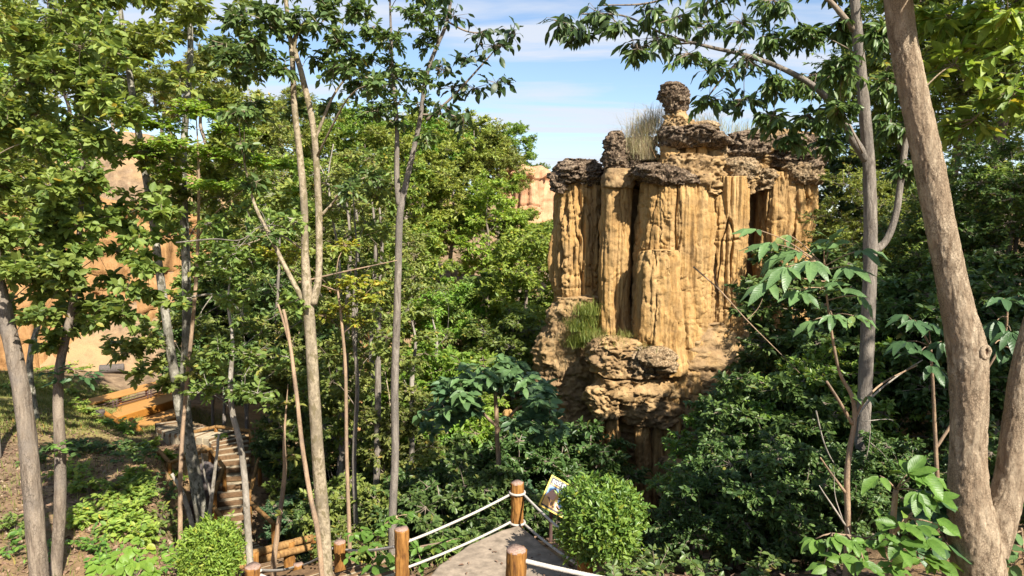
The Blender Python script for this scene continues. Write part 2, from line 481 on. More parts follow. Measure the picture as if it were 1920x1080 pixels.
def plain(name, c, rough=.8, var=.25, scale=12, bd=.01, spec=.2):
    m, nt, out = new_mat(name)
    v = mapped(nt, (1, 1, 1)); n = noise_node(nt, scale, 6, .6, v); n2 = noise_node(nt, scale * .12, 4, .6, v)
    a = tuple(x * (1 - var) for x in c); b = tuple(min(1, x * (1 + var)) for x in c)
    r = ramp(nt, [(.3, a), (.7, b)]); nt.links.new(n.outputs['Fac'], r.inputs[0])
    col = mixc(nt, rng_map(nt, n2.outputs['Fac'], .45, .7, 0, .5), r.outputs[0], a)
    principled(nt, out, col, rough, bump(nt, n.outputs['Fac'], .6, bd), spec)
    return m
M_END = plain('end_grain', (.30, .20, .155), .9, .4, 40, .01)
M_ROPE = plain('white_rope', (.43, .395, .345), .85, .28, 40, .003)
M_DECK = plain('deck_concrete', (.25, .20, .15), .92, .38, 7, .02)
M_STEP = plain('step_concrete', (.36, .30, .205), .92, .28, 10, .015)
M_EDGE = plain('edge_timber', (.14, .085, .045), .9, .35, 14, .015)
M_ORANGE = plain('orange_paint', (.40, .205, .062), .6, .16, 9, .006, .3)
M_ORANGE2 = plain('orange_paint_trim', (.34, .145, .025), .55, .16, 9, .006, .3)
M_METAL = plain('dark_rail_metal', (.09, .055, .05), .5, .25, 14, .003, .4)
M_STUMP = plain('stump_bark', (.105, .09, .08), .95, .35, 16, .03)
M_BOULDER = plain('grey_boulder', (.12, .10, .095), .95, .35, 6, .05)

# ---------------------------------------------------------------- terrain
ctrl = []
def cp(px, py, Y): ctrl.append(tuple(P(px, py, Y)))
def cw(x, y, z): ctrl.append((x, y, z))
cw(0, 0, -1.7); cw(-2, 0, -1.9); cw(2.5, 0, -1.6); cw(0, 3.5, -2.7); cw(0, 6, -3.85); cw(0, 8.5, -4.4); cw(-1.2, 8.4, -4.5); cw(1.2, 8, -4.35)
cw(0.1, 9.7, -4.55); cw(2.5, 9, -4.7); cw(0.3, 12, -7.0); cw(-1.5, 11.2, -6.3); cw(0, 15, -8.6); cw(3, 14, -7.6)
cw(-2.5, 9.6, -5.3); cw(-2.4, 8.6, -5.0); cw(-3.6, 11.2, -6.1); cw(-4.6, 12.6, -6.7); cw(-6.4, 16, -7.8); cw(-7.4, 18, -8.25); cw(-7.9, 20.6, -6.9)
cw(-4.5, 10, -5.4); cw(-5.2, 12, -6.2); cw(-4.8, 14.5, -7.6); cw(-6.2, 10.5, -5.4); cw(-7.8, 12, -5.45)
cp(20, 1020, 11); cp(100, 900, 14); cp(50, 780, 20); cp(200, 880, 14.5); cp(300, 960, 13); cp(320, 880, 16)
cp(100, 740, 25); cp(190, 790, 24); cp(250, 765, 28); cp(330, 850, 20.5); cp(380, 845, 20.6); cp(200, 700, 33); cp(60, 700, 33); cp(300, 690, 37); cp(30, 690, 40)
cw(-12, 8, -4.6); cw(-18, 12, -4.2); cw(-9, 6, -4.4); cw(-4, 5, -4.0); cw(-8, 0, -2.5)
cw(-5, 20, -9.2); cw(-6, 25, -9.6); cw(-9, 30, -8.8); cw(-2, 20, -9.8); cw(-2, 26, -10); cw(2, 20, -9.8); cw(6, 20, -9.4); cw(5, 26, -9.5)
cw(-12, 36, -8.5); cw(-4, 33, -8.5); cw(1, 33, -8); cw(-8, 42, -5.5); cw(-1, 42, -4.5); cw(5, 40, -6)
cw(-10, 52, -1); cw(-2, 52, 0); cw(5, 52, -2.5); cw(-14, 62, 3); cw(-2, 64, 3.5); cw(4, 66, 2.0); cw(10, 60, -3.5); cw(20, 60, -5)
cw(-26, 48, 6); cw(-40, 45, 8); cw(-40, 20, 2); cw(-30, 62, 7); cw(-15, 80, 5); cw(5, 85, 3); cw(30, 85, -4)
cw(5, 6, -3.5); cw(4.4, 6.2, -3.5); cw(4, 9, -4.4); cw(4.5, 12, -5.2); cw(7, 12, -3.8); cw(7, 16, -5.0); cw(9, 20, -5.0); cw(12, 15, -1.5); cw(16, 22, 0.5)
cw(12, 27, -4); cw(20, 30, 2.0); cw(26, 20, 5); cw(12, 6, -1.5); cw(10, 0, -1.0); cw(20, 5, 2); cw(17, 42, -3.5); cw(30, 40, 3)
for px_, y_ in ((-60, 34.5), (60, 38.5), (130, 39.5), (190, 40.5), (260, 42), (330, 43.5), (420, 46), (130, 36), (250, 38), (350, 40)):
    cw((px_ - 960) / F * y_, y_, -8.6)
for a in range(0, 360, 20):
    for rr in (140, 320):
        cw(rr * math.cos(R(a)), rr * math.sin(R(a)), -6.0)
route = [(-1.9, 8.6, -4.75), (-2.9, 10.0, -5.35), (-3.9, 11.5, -6.15), (-4.9, 13.2, -6.95), (-6.5, 15.6, -7.85), (-7.75, 17.6, -8.12), (-8.35, 19.0, -7.55), (-8.7, 20.3, -6.85), (-9.3, 21.2, -6.6), (-10.2, 21.6, -6.55), (-11.4, 22.4, -6.7), (-12.6, 24.2, -6.95)]
_RT, _ = resample(route, .25)
CT = np.array(ctrl)
def _phi(d): return np.sqrt(d * d + 1.2)
_D = np.linalg.norm(CT[:, None, :2] - CT[None, :, :2], axis=-1)
_Wt = np.linalg.solve(_phi(_D) + np.eye(len(CT)) * 0.02, CT[:, 2] - (-6.0))
def hgt(x, y, detail=True):
    x, y = np.asarray(x, float), np.asarray(y, float)
    s = x.shape; xx, yy = x.ravel(), y.ravel()
    out = np.zeros(len(xx))
    for i in range(0, len(xx), 20000):
        d = np.sqrt((xx[i:i + 20000, None] - CT[None, :, 0]) ** 2 + (yy[i:i + 20000, None] - CT[None, :, 1]) ** 2)
        out[i:i + 20000] = _phi(d) @ _Wt - 6.0
    rr = np.hypot(xx, yy)
    out = np.where(rr > 320, -6.0, out)
    nearr = (xx > -16) & (xx < 1) & (yy > 7) & (yy < 27)
    if nearr.any():
        d = np.hypot(xx[nearr][:, None] - _RT[None, :, 0], yy[nearr][:, None] - _RT[None, :, 1])
        j = d.argmin(1); dm = d[np.arange(len(j)), j]
        w_ = np.clip((dm - .75) / 1.3, 0, 1); w_ = w_ * w_ * (3 - 2 * w_)
        out[nearr] = out[nearr] * w_ + (_RT[j, 2] - .16) * (1 - w_)
    if detail:
        k = np.clip(rr / 12, .25, 1.6)
        out = out + k * 0.16 * fbm(np.stack([xx * .45, yy * .45, xx * 0], -1), 4, 3) * (rr < 300)
    return out.reshape(s)
def hz(x, y): return float(hgt(np.array([x]), np.array([y]))[0])

def axis_grid(lo, hi, fine, far):
    a = np.arange(lo, hi + 1e-6, fine); g = [0.0]; st = fine
    while g[-1] < far: st *= 1.16; g.append(g[-1] + st)
    g = np.array(g[1:])
    return np.concatenate([(lo - g)[::-1], a, hi + g])
gx, gy = axis_grid(-24, 18, .22, 1800), axis_grid(-3, 36, .22, 1800)
GX, GY = np.meshgrid(gx, gy, indexing='ij')
GZ = hgt(GX, GY)
n0, n1 = GX.shape
ii = (np.arange(n0 - 1)[:, None] * n1 + np.arange(n1 - 1)[None, :]).ravel()
m_ground, nt, out = new_mat('forest_soil')
v = mapped(nt, (1, 1, 1))
a1 = noise_node(nt, .22, 5, .6, v, .4); a2 = noise_node(nt, 2.2, 7, .62, v); a3 = noise_node(nt, 22, 6, .7, v); a4 = noise_node(nt, .12, 4, .55, v, .3)
r1 = ramp(nt, [(.3, (.115, .08, .052)), (.5, (.21, .145, .09)), (.72, (.33, .235, .145))]); nt.links.new(a2.outputs['Fac'], r1.inputs[0])
sep = nt.nodes.new('ShaderNodeSeparateXYZ'); nt.links.new(v, sep.inputs[0])
sandy = mixc(nt, rng_map(nt, a1.outputs['Fac'], .46, .62), r1.outputs[0], (.36, .235, .12))
grassy = mixc(nt, rng_map(nt, a2.outputs['Fac'], .35, .65), (.30, .25, .09), (.17, .20, .05))
lawnx = rng_map(nt, sep.outputs['X'], -11.5, -13.5); lawny = rng_map(nt, sep.outputs['Y'], 15.5, 19.5)
lawny2 = rng_map(nt, sep.outputs['Y'], 31, 27)
mm = nt.nodes.new('ShaderNodeMath'); mm.operation = 'MULTIPLY'; nt.links.new(lawnx, mm.inputs[0]); nt.links.new(lawny, mm.inputs[1])
mm2 = nt.nodes.new('ShaderNodeMath'); mm2.operation = 'MULTIPLY'; nt.links.new(mm.outputs[0], mm2.inputs[0]); nt.links.new(lawny2, mm2.inputs[1])
mm3 = nt.nodes.new('ShaderNodeMath'); mm3.operation = 'MULTIPLY'; nt.links.new(mm2.outputs[0], mm3.inputs[0])
nt.links.new(rng_map(nt, a4.outputs['Fac'], .3, .5, .3, 1), mm3.inputs[1])
colg = mixc(nt, mm3.outputs[0], sandy, grassy)
colg = mixc(nt, rng_map(nt, a3.outputs['Fac'], .52, .72, 0, .65), colg, (.09, .062, .042))
nb = bump(nt, a2.outputs['Fac'], .8, .12); nb = bump(nt, a3.outputs['Fac'], 1.0, .03, nb)
principled(nt, out, colg, .97, nb, .08)
g = obj('ground', mesh('ground', np.stack([GX, GY, GZ], -1).reshape(-1, 3), [np.stack([ii, ii + n1, ii + n1 + 1, ii + 1], -1)], True), m_ground, kind='structure')
g['label'] = 'sandy forest soil with leaf litter sloping into the valley'

# ---------------------------------------------------------------- rock parts
def lathe_rock(prof, Y, depth=1.0, sq=2.0, flute=0.0, fl_k=7.0, lump=0.0, lump_s=1.5, fine=0.0, fine_s=9.0, seed=0, nt_=120, step=0.05, top=True, bot=True, fl_stretch=0.06, world=None):
    """prof: (py, x_left, x_right[, dY]) rows from top to bottom as seen in the photograph, Y metres ahead"""
    rows = []
    for p in prof:
        dy = p[3] if len(p) > 3 else 0.0
        a, b = P(p[1], p[0], Y + dy), P(p[2], p[0], Y + dy)
        rows.append(((a[0] + b[0]) / 2, Y + dy, a[2], abs(b[0] - a[0]) / 2))
    rows = np.array(rows)
    pts, rad = resample(rows[:, :3], step, rows[:, 3])
    if top:
        n = 7; t = np.linspace(0.04, .93, n)
        pts = np.vstack([np.repeat(pts[:1], n, 0) + np.outer((1 - np.sqrt(t)) * rad[0] * .10, [0, 0, 1.0]), pts]); rad = np.concatenate([rad[0] * np.sqrt(t) * 1.0, rad])
    if bot:
        n = 7; t = np.linspace(.93, 0.04, n)
        pts = np.vstack([pts, np.repeat(pts[-1:], n, 0) - np.outer((1 - np.sqrt(t)) * rad[-1] * .08, [0, 0, 1.0])]); rad = np.concatenate([rad, rad[-1] * np.sqrt(t)])
    a = np.arange(nt_) / nt_ * 2 * math.pi
    ca, sa = np.cos(a), np.sin(a)
    se = (np.abs(ca) ** sq + np.abs(sa) ** sq) ** (-1.0 / sq)
    base = np.stack([ca * se, sa * se * depth, 0 * ca], -1)
    V = pts[:, None, :] + base[None] * rad[:, None, None]
    dirs = nrm(base)[None]
    d = np.zeros(V.shape[:2])
    zz = np.broadcast_to(V[..., 2], d.shape)
    rw = rad[:, None]
    if flute:
        wob = .14 * fbm(np.stack([V[..., 0] * .8, V[..., 1] * .8, zz * .8], -1), 2, seed + 90)
        q = np.stack([V[..., 0] * fl_k * .5 + wob, V[..., 1] * fl_k * .5 + wob, zz * fl_k * fl_stretch * .5], -1)
        n1 = fbm(q, 2, seed)
        d -= flute * 1.1 * np.maximum(0, 1 - np.abs(n1) / .20) ** 1.6
        d += flute * .7 * fbm(q * .45 + 9, 2, seed + 3)
        ext = np.clip(.5 + 1.6 * fbm(np.stack([V[..., 0] * .9, V[..., 1] * .9, zz * .35], -1) + 4, 2, seed + 12), 0, 1)
        n2 = fbm(np.stack([V[..., 0] * 6.5 + wob, V[..., 1] * 6.5 + wob, zz * .22], -1), 2, seed + 8)
        d += flute * .75 * ext * (np.abs(n2) * 2 - .5)
        n6 = fbm(np.stack([V[..., 0] * 15, V[..., 1] * 15, zz * .6], -1), 2, seed + 14)
        d += flute * .42 * n6
        st = fbm(np.stack([V[..., 0] * .7, V[..., 1] * .7, zz * 2.6], -1), 3, seed + 15)
        d -= flute * .25 * np.maximum(0, 1 - np.abs(st) / .05) * (1 - ext)
        n7 = fbm(V * 4.5, 3, seed + 16)
        d += flute * (.10 + .5 * (1 - ext)) * n7
        nc = fbm(np.stack([V[..., 0] * 1.5 + wob * 1.5, V[..., 1] * 1.5, zz * .16], -1), 3, seed + 70)
        d -= flute * 1.9 * np.maximum(0, 1 - np.abs(nc) / .035)
        nh = fbm(np.stack([V[..., 0] * .55 + 3, V[..., 1] * .55, zz * 1.3], -1), 3, seed + 71)
        d -= flute * .8 * np.maximum(0, 1 - np.abs(nh) / .03) * (ext < .6)
    if lump:
        q = V * lump_s * (np.array([1, 1, 1.0]) if flute else np.array([1, 1, 2.0]))
        n3 = fbm(q, 4, seed + 20, .55)
        d += lump * (n3 - (.35 if flute else .5) * np.maximum(0, 1 - np.abs(n3) / .06))
        n8 = fbm(V * lump_s * 3.1 * np.array([1, 1, 1.7]), 3, seed + 23, .6)
        d += lump * (.08 if flute else .35) * (np.abs(n8) * 2 - .5)
    if fine:
        nf = fbm(V * fine_s, 3, seed + 40, .6)
        d += fine * (np.abs(nf) * 2.2 - .5)
    V = V + dirs * d[..., None] * np.minimum(1, rw / .25)[..., None]
    if lump or fine:
        V[..., 2] += (lump * .5) * fbm(V * lump_s + 31, 2, seed + 60) + fine * .8 * fbm(V * fine_s * .7 + 5, 2, seed + 61)
    m = len(pts)
    i = np.arange(m - 1)[:, None] * nt_; j = np.arange(nt_)[None, :]; k = (j + 1) % nt_
    Q = np.stack([i + k, i + j, i + nt_ + j, i + nt_ + k], -1).reshape(-1, 4)
    return MB().add(V.reshape(-1, 3), Q)

pillar = thing('rock_pillar', 'towering fluted orange sandstone pillar group under dark conglomerate caps', 'rock pillar', tuple(P(1290, 900, 22.0)))
PO = np.array(pillar.location)
def rock(name, prof, Y, mat='sand', label=None, parent=None, **k):
    mb = lathe_rock(prof, Y, **k)
    o = obj(name, mb.mesh(name, True, PO), ROCK[mat], parent or pillar)
    if label: o['label'] = label
    return o
# columns
rock('column', [(335, 1046, 1128), (380, 1042, 1132), (450, 1036, 1134), (520, 1034, 1136), (580, 1040, 1138), (640, 1022, 1146), (720, 1010, 1150), (860, 1005, 1160)], 23.6, depth=.9, sq=2.6, flute=.16, fl_k=5.5, lump=.08, lump_s=1.2, seed=1, nt_=200)
rock('column', [(340, 1130, 1184), (450, 1126, 1182), (560, 1122, 1180), (640, 1120, 1182), (700, 1116, 1190)], 22.3, depth=1.2, sq=3.2, flute=.07, fl_k=5, lump=.10, lump_s=1.0, seed=4, nt_=150)
rock('column', [(330, 1200, 1330), (380, 1196, 1338), (450, 1190, 1334), (540, 1186, 1330), (610, 1180, 1334), (660, 1176, 1340), (740, 1170, 1345)], 21.9, depth=.85, sq=2.6, flute=.11, fl_k=3.6, lump=.09, lump_s=.9, fine=.012, seed=7, nt_=340, step=.035)
rock('column', [(470, 1206, 1266), (500, 1198, 1272), (560, 1196, 1276), (640, 1192, 1284), (700, 1190, 1290)], 20.95, depth=.7, sq=2.3, flute=.10, fl_k=5.5, lump=.09, lump_s=1.6, fine=.012, seed=10, nt_=140)
rock('column', [(335, 1322, 1402), (420, 1328, 1402), (520, 1322, 1396), (620, 1314, 1392), (720, 1300, 1400)], 21.8, depth=1.0, sq=2.8, flute=.11, fl_k=3.8, lump=.10, lump_s=1.0, seed=13, nt_=260, step=.035)
rock('column', [(325, 1426, 1480), (400, 1422, 1482), (470, 1418, 1470), (620, 1408, 1470), (720, 1398, 1490)], 22.7, depth=1.2, sq=2.8, flute=.11, fl_k=5, lump=.14, lump_s=1.2, seed=16, nt_=150)
rock('column', [(340, 1466, 1530), (400, 1468, 1526), (470, 1468, 1510), (560, 1460, 1508), (720, 1440, 1520)], 23.0, depth=1.3, sq=2.8, flute=.12, fl_k=5, lump=.10, lump_s=1.2, seed=19, nt_=150)
rock('core', [(350, 1080, 1500), (600, 1070, 1500), (740, 1060, 1490), (960, 1080, 1440)], 24.4, 'rough', depth=.28, sq=3, lump=.2, lump_s=.8, seed=22, nt_=150, step=.1)
# conglomerate caps
rock('cap_rock', [(303, 1062, 1118), (314, 1040, 1130), (330, 1032, 1136), (344, 1034, 1132), (352, 1048, 1126)], 23.5, 'cap', depth=.95, sq=2.6, lump=.34, lump_s=1.2, fine=.05, fine_s=10, seed=31, nt_=150, step=.03)
rock('cap_rock', [(248, 1146, 1168), (262, 1134, 1176), (285, 1130, 1176), (312, 1132, 1178), (324, 1136, 1182)], 22.2, 'cap', depth=1.1, sq=2.6, lump=.22, lump_s=1.6, fine=.045, fine_s=11, seed=34, nt_=100, step=.03)
rock('block', [(318, 1136, 1184), (335, 1130, 1188), (352, 1128, 1186)], 22.2, 'rough', depth=1.1, sq=4, lump=.10, lump_s=1.8, fine=.02, seed=37, nt_=100, step=.04)
rock('cap_rock', [(262, 1172, 1228), (290, 1164, 1236), (320, 1166, 1240), (348, 1168, 1236)], 22.9, 'cap', depth=.8, sq=2.6, lump=.22, lump_s=1.6, fine=.045, fine_s=11, seed=40, nt_=120, step=.035)
rock('cap_rock', [(311, 1206, 1268), (320, 1192, 1296), (336, 1190, 1306), (347, 1204, 1300)], 21.5, 'cap', depth=.9, sq=2.6, lump=.34, lump_s=1.2, fine=.05, fine_s=10, seed=43, nt_=170, step=.03)
rock('shoulder', [(296, 1240, 1330), (318, 1236, 1344), (350, 1250, 1350), (372, 1280, 1346)], 21.75, 'rough', depth=.9, sq=2.6, lump=.26, lump_s=2.0, fine=.03, seed=46, nt_=150, step=.04)
rock('neck_stone', [(270, 1242, 1268), (290, 1238, 1276), (312, 1236, 1280)], 21.55, 'sand', depth=1, sq=2.6, lump=.12, lump_s=2.4, fine=.02, seed=49, nt_=80, step=.035)
rock('neck_stone', [(268, 1286, 1304), (288, 1284, 1304), (306, 1282, 1306)], 21.5, 'sand', depth=1.1, sq=3, lump=.07, lump_s=3, fine=.015, seed=52, nt_=80, step=.03)
rock('neck_stone', [(268, 1306, 1324), (290, 1306, 1326), (306, 1304, 1330)], 21.5, 'sand', depth=1.1, sq=3, lump=.07, lump_s=3, fine=.015, seed=53, nt_=80, step=.03)
rock('core', [(262, 1250, 1350), (300, 1245, 1400), (352, 1230, 1410)], 22.2, 'rough', depth=.6, sq=2.6, lump=.25, lump_s=1.4, fine=.03, seed=55, nt_=140, step=.05)
rock('cap_rock', [(244, 1244, 1338), (256, 1238, 1360), (270, 1240, 1356), (280, 1256, 1336)], 21.7, 'cap', depth=.9, sq=2.6, lump=.34, lump_s=1.2, fine=.05, fine_s=10, seed=58, nt_=170, step=.03)
rock('cone', [(212, 1250, 1282), (226, 1244, 1296), (240, 1240, 1330), (250, 1240, 1345)], 21.8, 'rough', depth=.9, sq=2.2, lump=.18, lump_s=2.6, fine=.04, seed=61, nt_=130, step=.03)
rock('cap_rock', [(158, 1244, 1280), (168, 1239, 1286), (190, 1241, 1286), (204, 1246, 1284), (212, 1250, 1280)], 21.8, 'cap', depth=1.0, sq=3.2, lump=.22, lump_s=1.6, fine=.045, fine_s=11, seed=64, nt_=120, step=.025, label='dark knobbly boulder balanced on the very top')
rock('slanted_block', [(262, 1350, 1362), (285, 1340, 1364), (312, 1322, 1360)], 21.6, 'mixed', depth=.8, sq=3, lump=.07, lump_s=2.6, fine=.015, seed=67, nt_=80, step=.03)
rock('cap_rock', [(252, 1368, 1432), (266, 1360, 1442), (288, 1364, 1440), (302, 1374, 1428)], 21.8, 'cap', depth=.85, sq=2.6, lump=.34, lump_s=1.2, fine=.05, fine_s=10, seed=70, nt_=150, step=.03)
rock('shoulder', [(296, 1350, 1412), (315, 1346, 1418), (332, 1350, 1416), (350, 1356, 1408)], 21.7, 'mixed', depth=.9, sq=2.8, lump=.16, lump_s=2.2, fine=.03, seed=73, nt_=130, step=.035)
rock('cap_rock', [(258, 1436, 1508), (272, 1430, 1528), (296, 1434, 1536), (318, 1440, 1536)], 22.7, 'cap', depth=.85, sq=2.6, lump=.34, lump_s=1.2, fine=.05, fine_s=10, seed=76, nt_=160, step=.03)
rock('shoulder', [(308, 1460, 1536), (328, 1456, 1540), (348, 1470, 1532)], 22.6, 'mixed', depth=.9, sq=2.6, lump=.16, lump_s=2.2, fine=.03, seed=79, nt_=130, step=.035)
for q, (pr, Yq, mt, sd) in enumerate((([(262, 1408, 1446), (290, 1402, 1448), (330, 1404, 1440)], 22.6, 'rough', 180), ([(250, 1400, 1500), (262, 1380, 1520), (300, 1380, 1524), (345, 1390, 1520)], 23.6, 'rough', 181), ([(296, 1296, 1352), (320, 1290, 1358), (352, 1300, 1352)], 21.6, 'rough', 182), ([(318, 1402, 1450), (336, 1398, 1452), (360, 1410, 1446)], 22.3, 'mixed', 183),
        ([(300, 1180, 1206), (322, 1172, 1212), (345, 1176, 1210)], 22.2, 'cap', 184), ([(322, 1034, 1060), (338, 1030, 1064), (362, 1038, 1058)], 23.0, 'cap', 185), ([(228, 1285, 1322), (238, 1280, 1340), (250, 1284, 1350)], 21.7, 'mixed', 186), ([(256, 1500, 1534), (272, 1496, 1546), (300, 1504, 1540)], 22.4, 'cap', 187), ([(328, 1380, 1416), (342, 1376, 1420), (362, 1386, 1412)], 21.6, 'rough', 188))):
    rock('wedged_stone', pr, Yq, mt, depth=.9, sq=2.8, lump=.24, lump_s=1.9, fine=.05, fine_s=6.5, seed=sd, nt_=100, step=.035)
# lower skirt and ledges
rock('skirt', [(555, 1044, 1130), (600, 1028, 1128), (650, 1008, 1120), (720, 1004, 1124), (800, 1010, 1140), (960, 1000, 1150)], 23.0, 'rough', depth=.9, sq=2.4, lump=.28, lump_s=1.1, fine=.04, seed=82, nt_=160)
rock('skirt', [(600, 1190, 1400), (640, 1160, 1420), (690, 1130, 1430), (760, 1125, 1420), (960, 1160, 1420)], 22.3, 'rough', depth=.62, sq=2.4, lump=.26, lump_s=1.0, fine=.04, seed=85, nt_=220)
rock('ledge', [(628, 1112, 1160), (645, 1098, 1196), (680, 1096, 1210), (704, 1106, 1214)], 21.0, 'rough', depth=.8, sq=2.5, lump=.36, lump_s=.9, fine=.045, seed=88, nt_=150, step=.04)
rock('ledge', [(648, 1172, 1240), (662, 1164, 1258), (690, 1166, 1264), (708, 1186, 1248)], 20.75, 'mixed', depth=.8, sq=2.5, lump=.34, lump_s=.9, fine=.045, seed=91, nt_=150, step=.035)
rock('boulder_layer', [(704, 1120, 1250), (725, 1112, 1262), (748, 1118, 1250)], 21.15, 'rough', depth=.75, sq=2.6, lump=.22, lump_s=1.6, fine=.04, seed=94, nt_=150, step=.04)
rock('ledge', [(722, 1104, 1150), (740, 1098, 1166), (764, 1100, 1166), (780, 1110, 1160)], 20.8, 'rough', depth=.9, sq=2.6, lump=.3, lump_s=1.0, fine=.045, seed=97, nt_=120, step=.035)
rock('ledge', [(744, 1160, 1262), (766, 1152, 1276), (792, 1164, 1268)], 21.0, 'rough', depth=.75, sq=2.6, lump=.20, lump_s=1.7, fine=.04, seed=100, nt_=140, step=.04)
for q, (xl, xr, s) in enumerate(((1110, 1134, 103), (1134, 1164, 104), (1192, 1222, 105), (1222, 1243, 106), (1243, 1275, 107))):
    rock('foot_column', [(776, xl + 3, xr - 3), (800, xl, xr), (840, xl, xr), (960, xl - 3, xr + 3)], 20.75, 'sand', depth=1.2, sq=2.6, flute=.07, fl_k=8, lump=.10, lump_s=2, seed=s, nt_=80)
rock('buttress', [(860, 1240, 1300), (930, 1236, 1312), (1040, 1230, 1320)], 20.3, 'rough', depth=.9, sq=2.4, lump=.25, lump_s=1.4, fine=.03, seed=110, nt_=120)

def cliff_sheet(name, pts, zb, zt, mat, label, seed, step=.22, flute=.6, thick=2.5):
    """a wall of eroded rock along a plan polyline, closed at the back"""
    pl, _ = resample([(x, y, 0) for x, y in pts], step)
    tt = np.linspace(0, 1, len(pl))
    zt_ = np.interp(tt, np.linspace(0, 1, len(zt)), zt) + .7 * fbm(np.stack([pl[:, 0] * .5, pl[:, 1] * .5, 0 * tt], -1), 3, seed)
    T = nrm(np.gradient(pl, axis=0)); N = np.stack([T[:, 1], -T[:, 0], 0 * tt], -1)
    rows = 70; s = np.linspace(0, 1, rows)
    V = np.zeros((rows + 4, len(pl), 3))
    for r in range(rows):
        z = zb + (zt_ - zb) * s[r]
        q = np.stack([pl[:, 0] * .9, pl[:, 1] * .9, z * .10], -1)
        n = fbm(q, 3, seed); n2 = fbm(np.stack([pl[:, 0] * 1.4, pl[:, 1] * 1.4, z * 1.4], -1), 3, seed + 4)
        d = flute * (1.3 * fbm(q * .35, 2, seed + 2) - 1.1 * np.maximum(0, 1 - np.abs(n) / .2)) + .3 * n2 - .5 * np.maximum(0, 1 - np.abs(fbm(np.stack([pl[:, 0] * .2, pl[:, 1] * .2, z * .55], -1), 2, seed + 6)) / .06) + 1.3 * (1 - s[r]) ** 2
        if s[r] > .9: d = d + .35 * (1 + n2)
        V[r] = pl + N * d[:, None]; V[r, :, 2] = z
    for k in range(4):
        V[rows + k] = pl - N * thick * (k + .4) / 2; V[rows + k, :, 2] = zt_ + (.4, .3, -1, zb)[k] if k < 3 else zb
    m = rows + 4; n_ = len(pl)
    i = (np.arange(m - 1)[:, None] * n_ + np.arange(n_ - 1)[None, :]).ravel()
    V = V.reshape(-1, 3); o0 = np.array([pts[0][0], pts[0][1], zb])
    o = obj(name, mesh(name, V - o0, [np.stack([i, i + 1, i + n_ + 1, i + n_], -1)], True), ROCK[mat])
    o.location = o0
    tag(o, label, 'cliff'); return o
cA = P(-120, 400, 36); cB = P(60, 400, 41); cC = P(330, 400, 46); cD = P(480, 400, 52)
cliff_sheet('eroded_cliff', [(cA[0], cA[1]), (cB[0], cB[1]), (P(190, 0, 43)[0], 43), (cC[0], cC[1]), (cD[0], cD[1])], -10.5, [6.5, 3.6, 1.7, 1.2, -2], 'cliff', 'pale orange eroded cliff behind the trees on the left', 5)
eA, eB, eC = P(930, 340, 64), P(1000, 340, 62), P(1060, 340, 66)
cliff_sheet('bare_cliff', [(eA[0], eA[1]), (eB[0], eB[1]), (eC[0], eC[1]), (eC[0] + 6, eC[1] + 5)], -1.0, [6.2, 6.0, 4.4, 3], 'red', 'bare reddish earth cliff on the hilltop beside the sky', 9)
lA, lB, lC = P(590, 640, 33), P(660, 640, 31), P(730, 640, 33)
cliff_sheet('valley_cliff', [(lA[0], lA[1]), (lB[0], lB[1]), (lC[0], lC[1])], -10.5, [-3.2, -2.6, -4.2], 'cliff', 'low orange bank glimpsed between the slender trunks', 12, flute=.35, thick=1.2)
kA, kB = P(925, 830, 19.5), P(985, 830, 19.5)
kcol = lathe_rock([(770, 945, 962), (800, 938, 968), (860, 936, 972), (960, 930, 980)], 19.5, sq=2.5, lump=.15, lump_s=2, flute=.08, seed=121, nt_=80, depth=1)
kl = P(955, 960, 19.5)
tag(obj('stone_stump', kcol.mesh('stone_stump', True, kl), ROCK['sand']), 'small sunlit orange rock stump among dark shrubs left of the pillar', 'rock').location = kl

# ---------------------------------------------------------------- deck, stairs, fences
def prism(poly, z0, z1):
    """upright slab with a plan outline (counter-clockwise)"""
    poly = np.asarray(poly, float); n = len(poly)
    a = (poly * np.roll(poly, -1, 0)[:, ::-1] * [1, -1]).sum()
    if a < 0: poly = poly[::-1]
    z0 = np.broadcast_to(z0, (n,)); z1 = np.broadcast_to(z1, (n,))
    V = np.vstack([np.column_stack([poly, z0]), np.column_stack([poly, z1])])
    return V, poly, n
def slab(name, poly, z0, z1, mat, parent=None, off=(0, 0, 0), bev=0.02):
    V, poly, n = prism(poly, z0, z1)
    me = bpy.data.meshes.new(name)
    fs = [list(range(n))[::-1], list(range(n, 2 * n))] + [[i, (i + 1) % n, n + (i + 1) % n, n + i] for i in range(n)]
    me.from_pydata([tuple(x) for x in (V - np.asarray(off))], [], fs); me.update()
    o = obj(name, me, mat, parent)
    if bev:
        b = o.modifiers.new('bevel', 'BEVEL'); b.width = bev; b.segments = 2; b.limit_method = 'ANGLE'
    return o

ZD = -4.30
dk = [P(822, 1080, 8.4), P(880, 1035, 9.0), P(940, 1010, 9.45), P(975, 1001, 9.62), P(1000, 1022, 9.25), P(1060, 1078, 8.45)]
deck_poly = [(-1.2, 7.5), (-1.05, 8.1)] + [(p[0], p[1]) for p in dk] + [(1.15, 7.4), (1.3, 6.2), (1.2, 5.2), (-1.3, 5.2)]
_dp = []
for i_ in range(len(deck_poly)):
    a_, b_ = np.array(deck_poly[i_]), np.array(deck_poly[(i_ + 1) % len(deck_poly)]); k_ = max(1, int(np.linalg.norm(b_ - a_) / .09))
    for q_ in range(k_):
        p_ = a_ + (b_ - a_) * q_ / k_; _dp.append(tuple(p_ + .028 * np.array([fbm(np.array([p_[0] * 4, p_[1] * 4, 1.0]), 3, 5), fbm(np.array([p_[0] * 4, p_[1] * 4, 9.0]), 3, 6)])))
deck_poly = _dp
deck = slab('viewing_deck', deck_poly, -5.6, ZD, M_DECK, bev=.03)
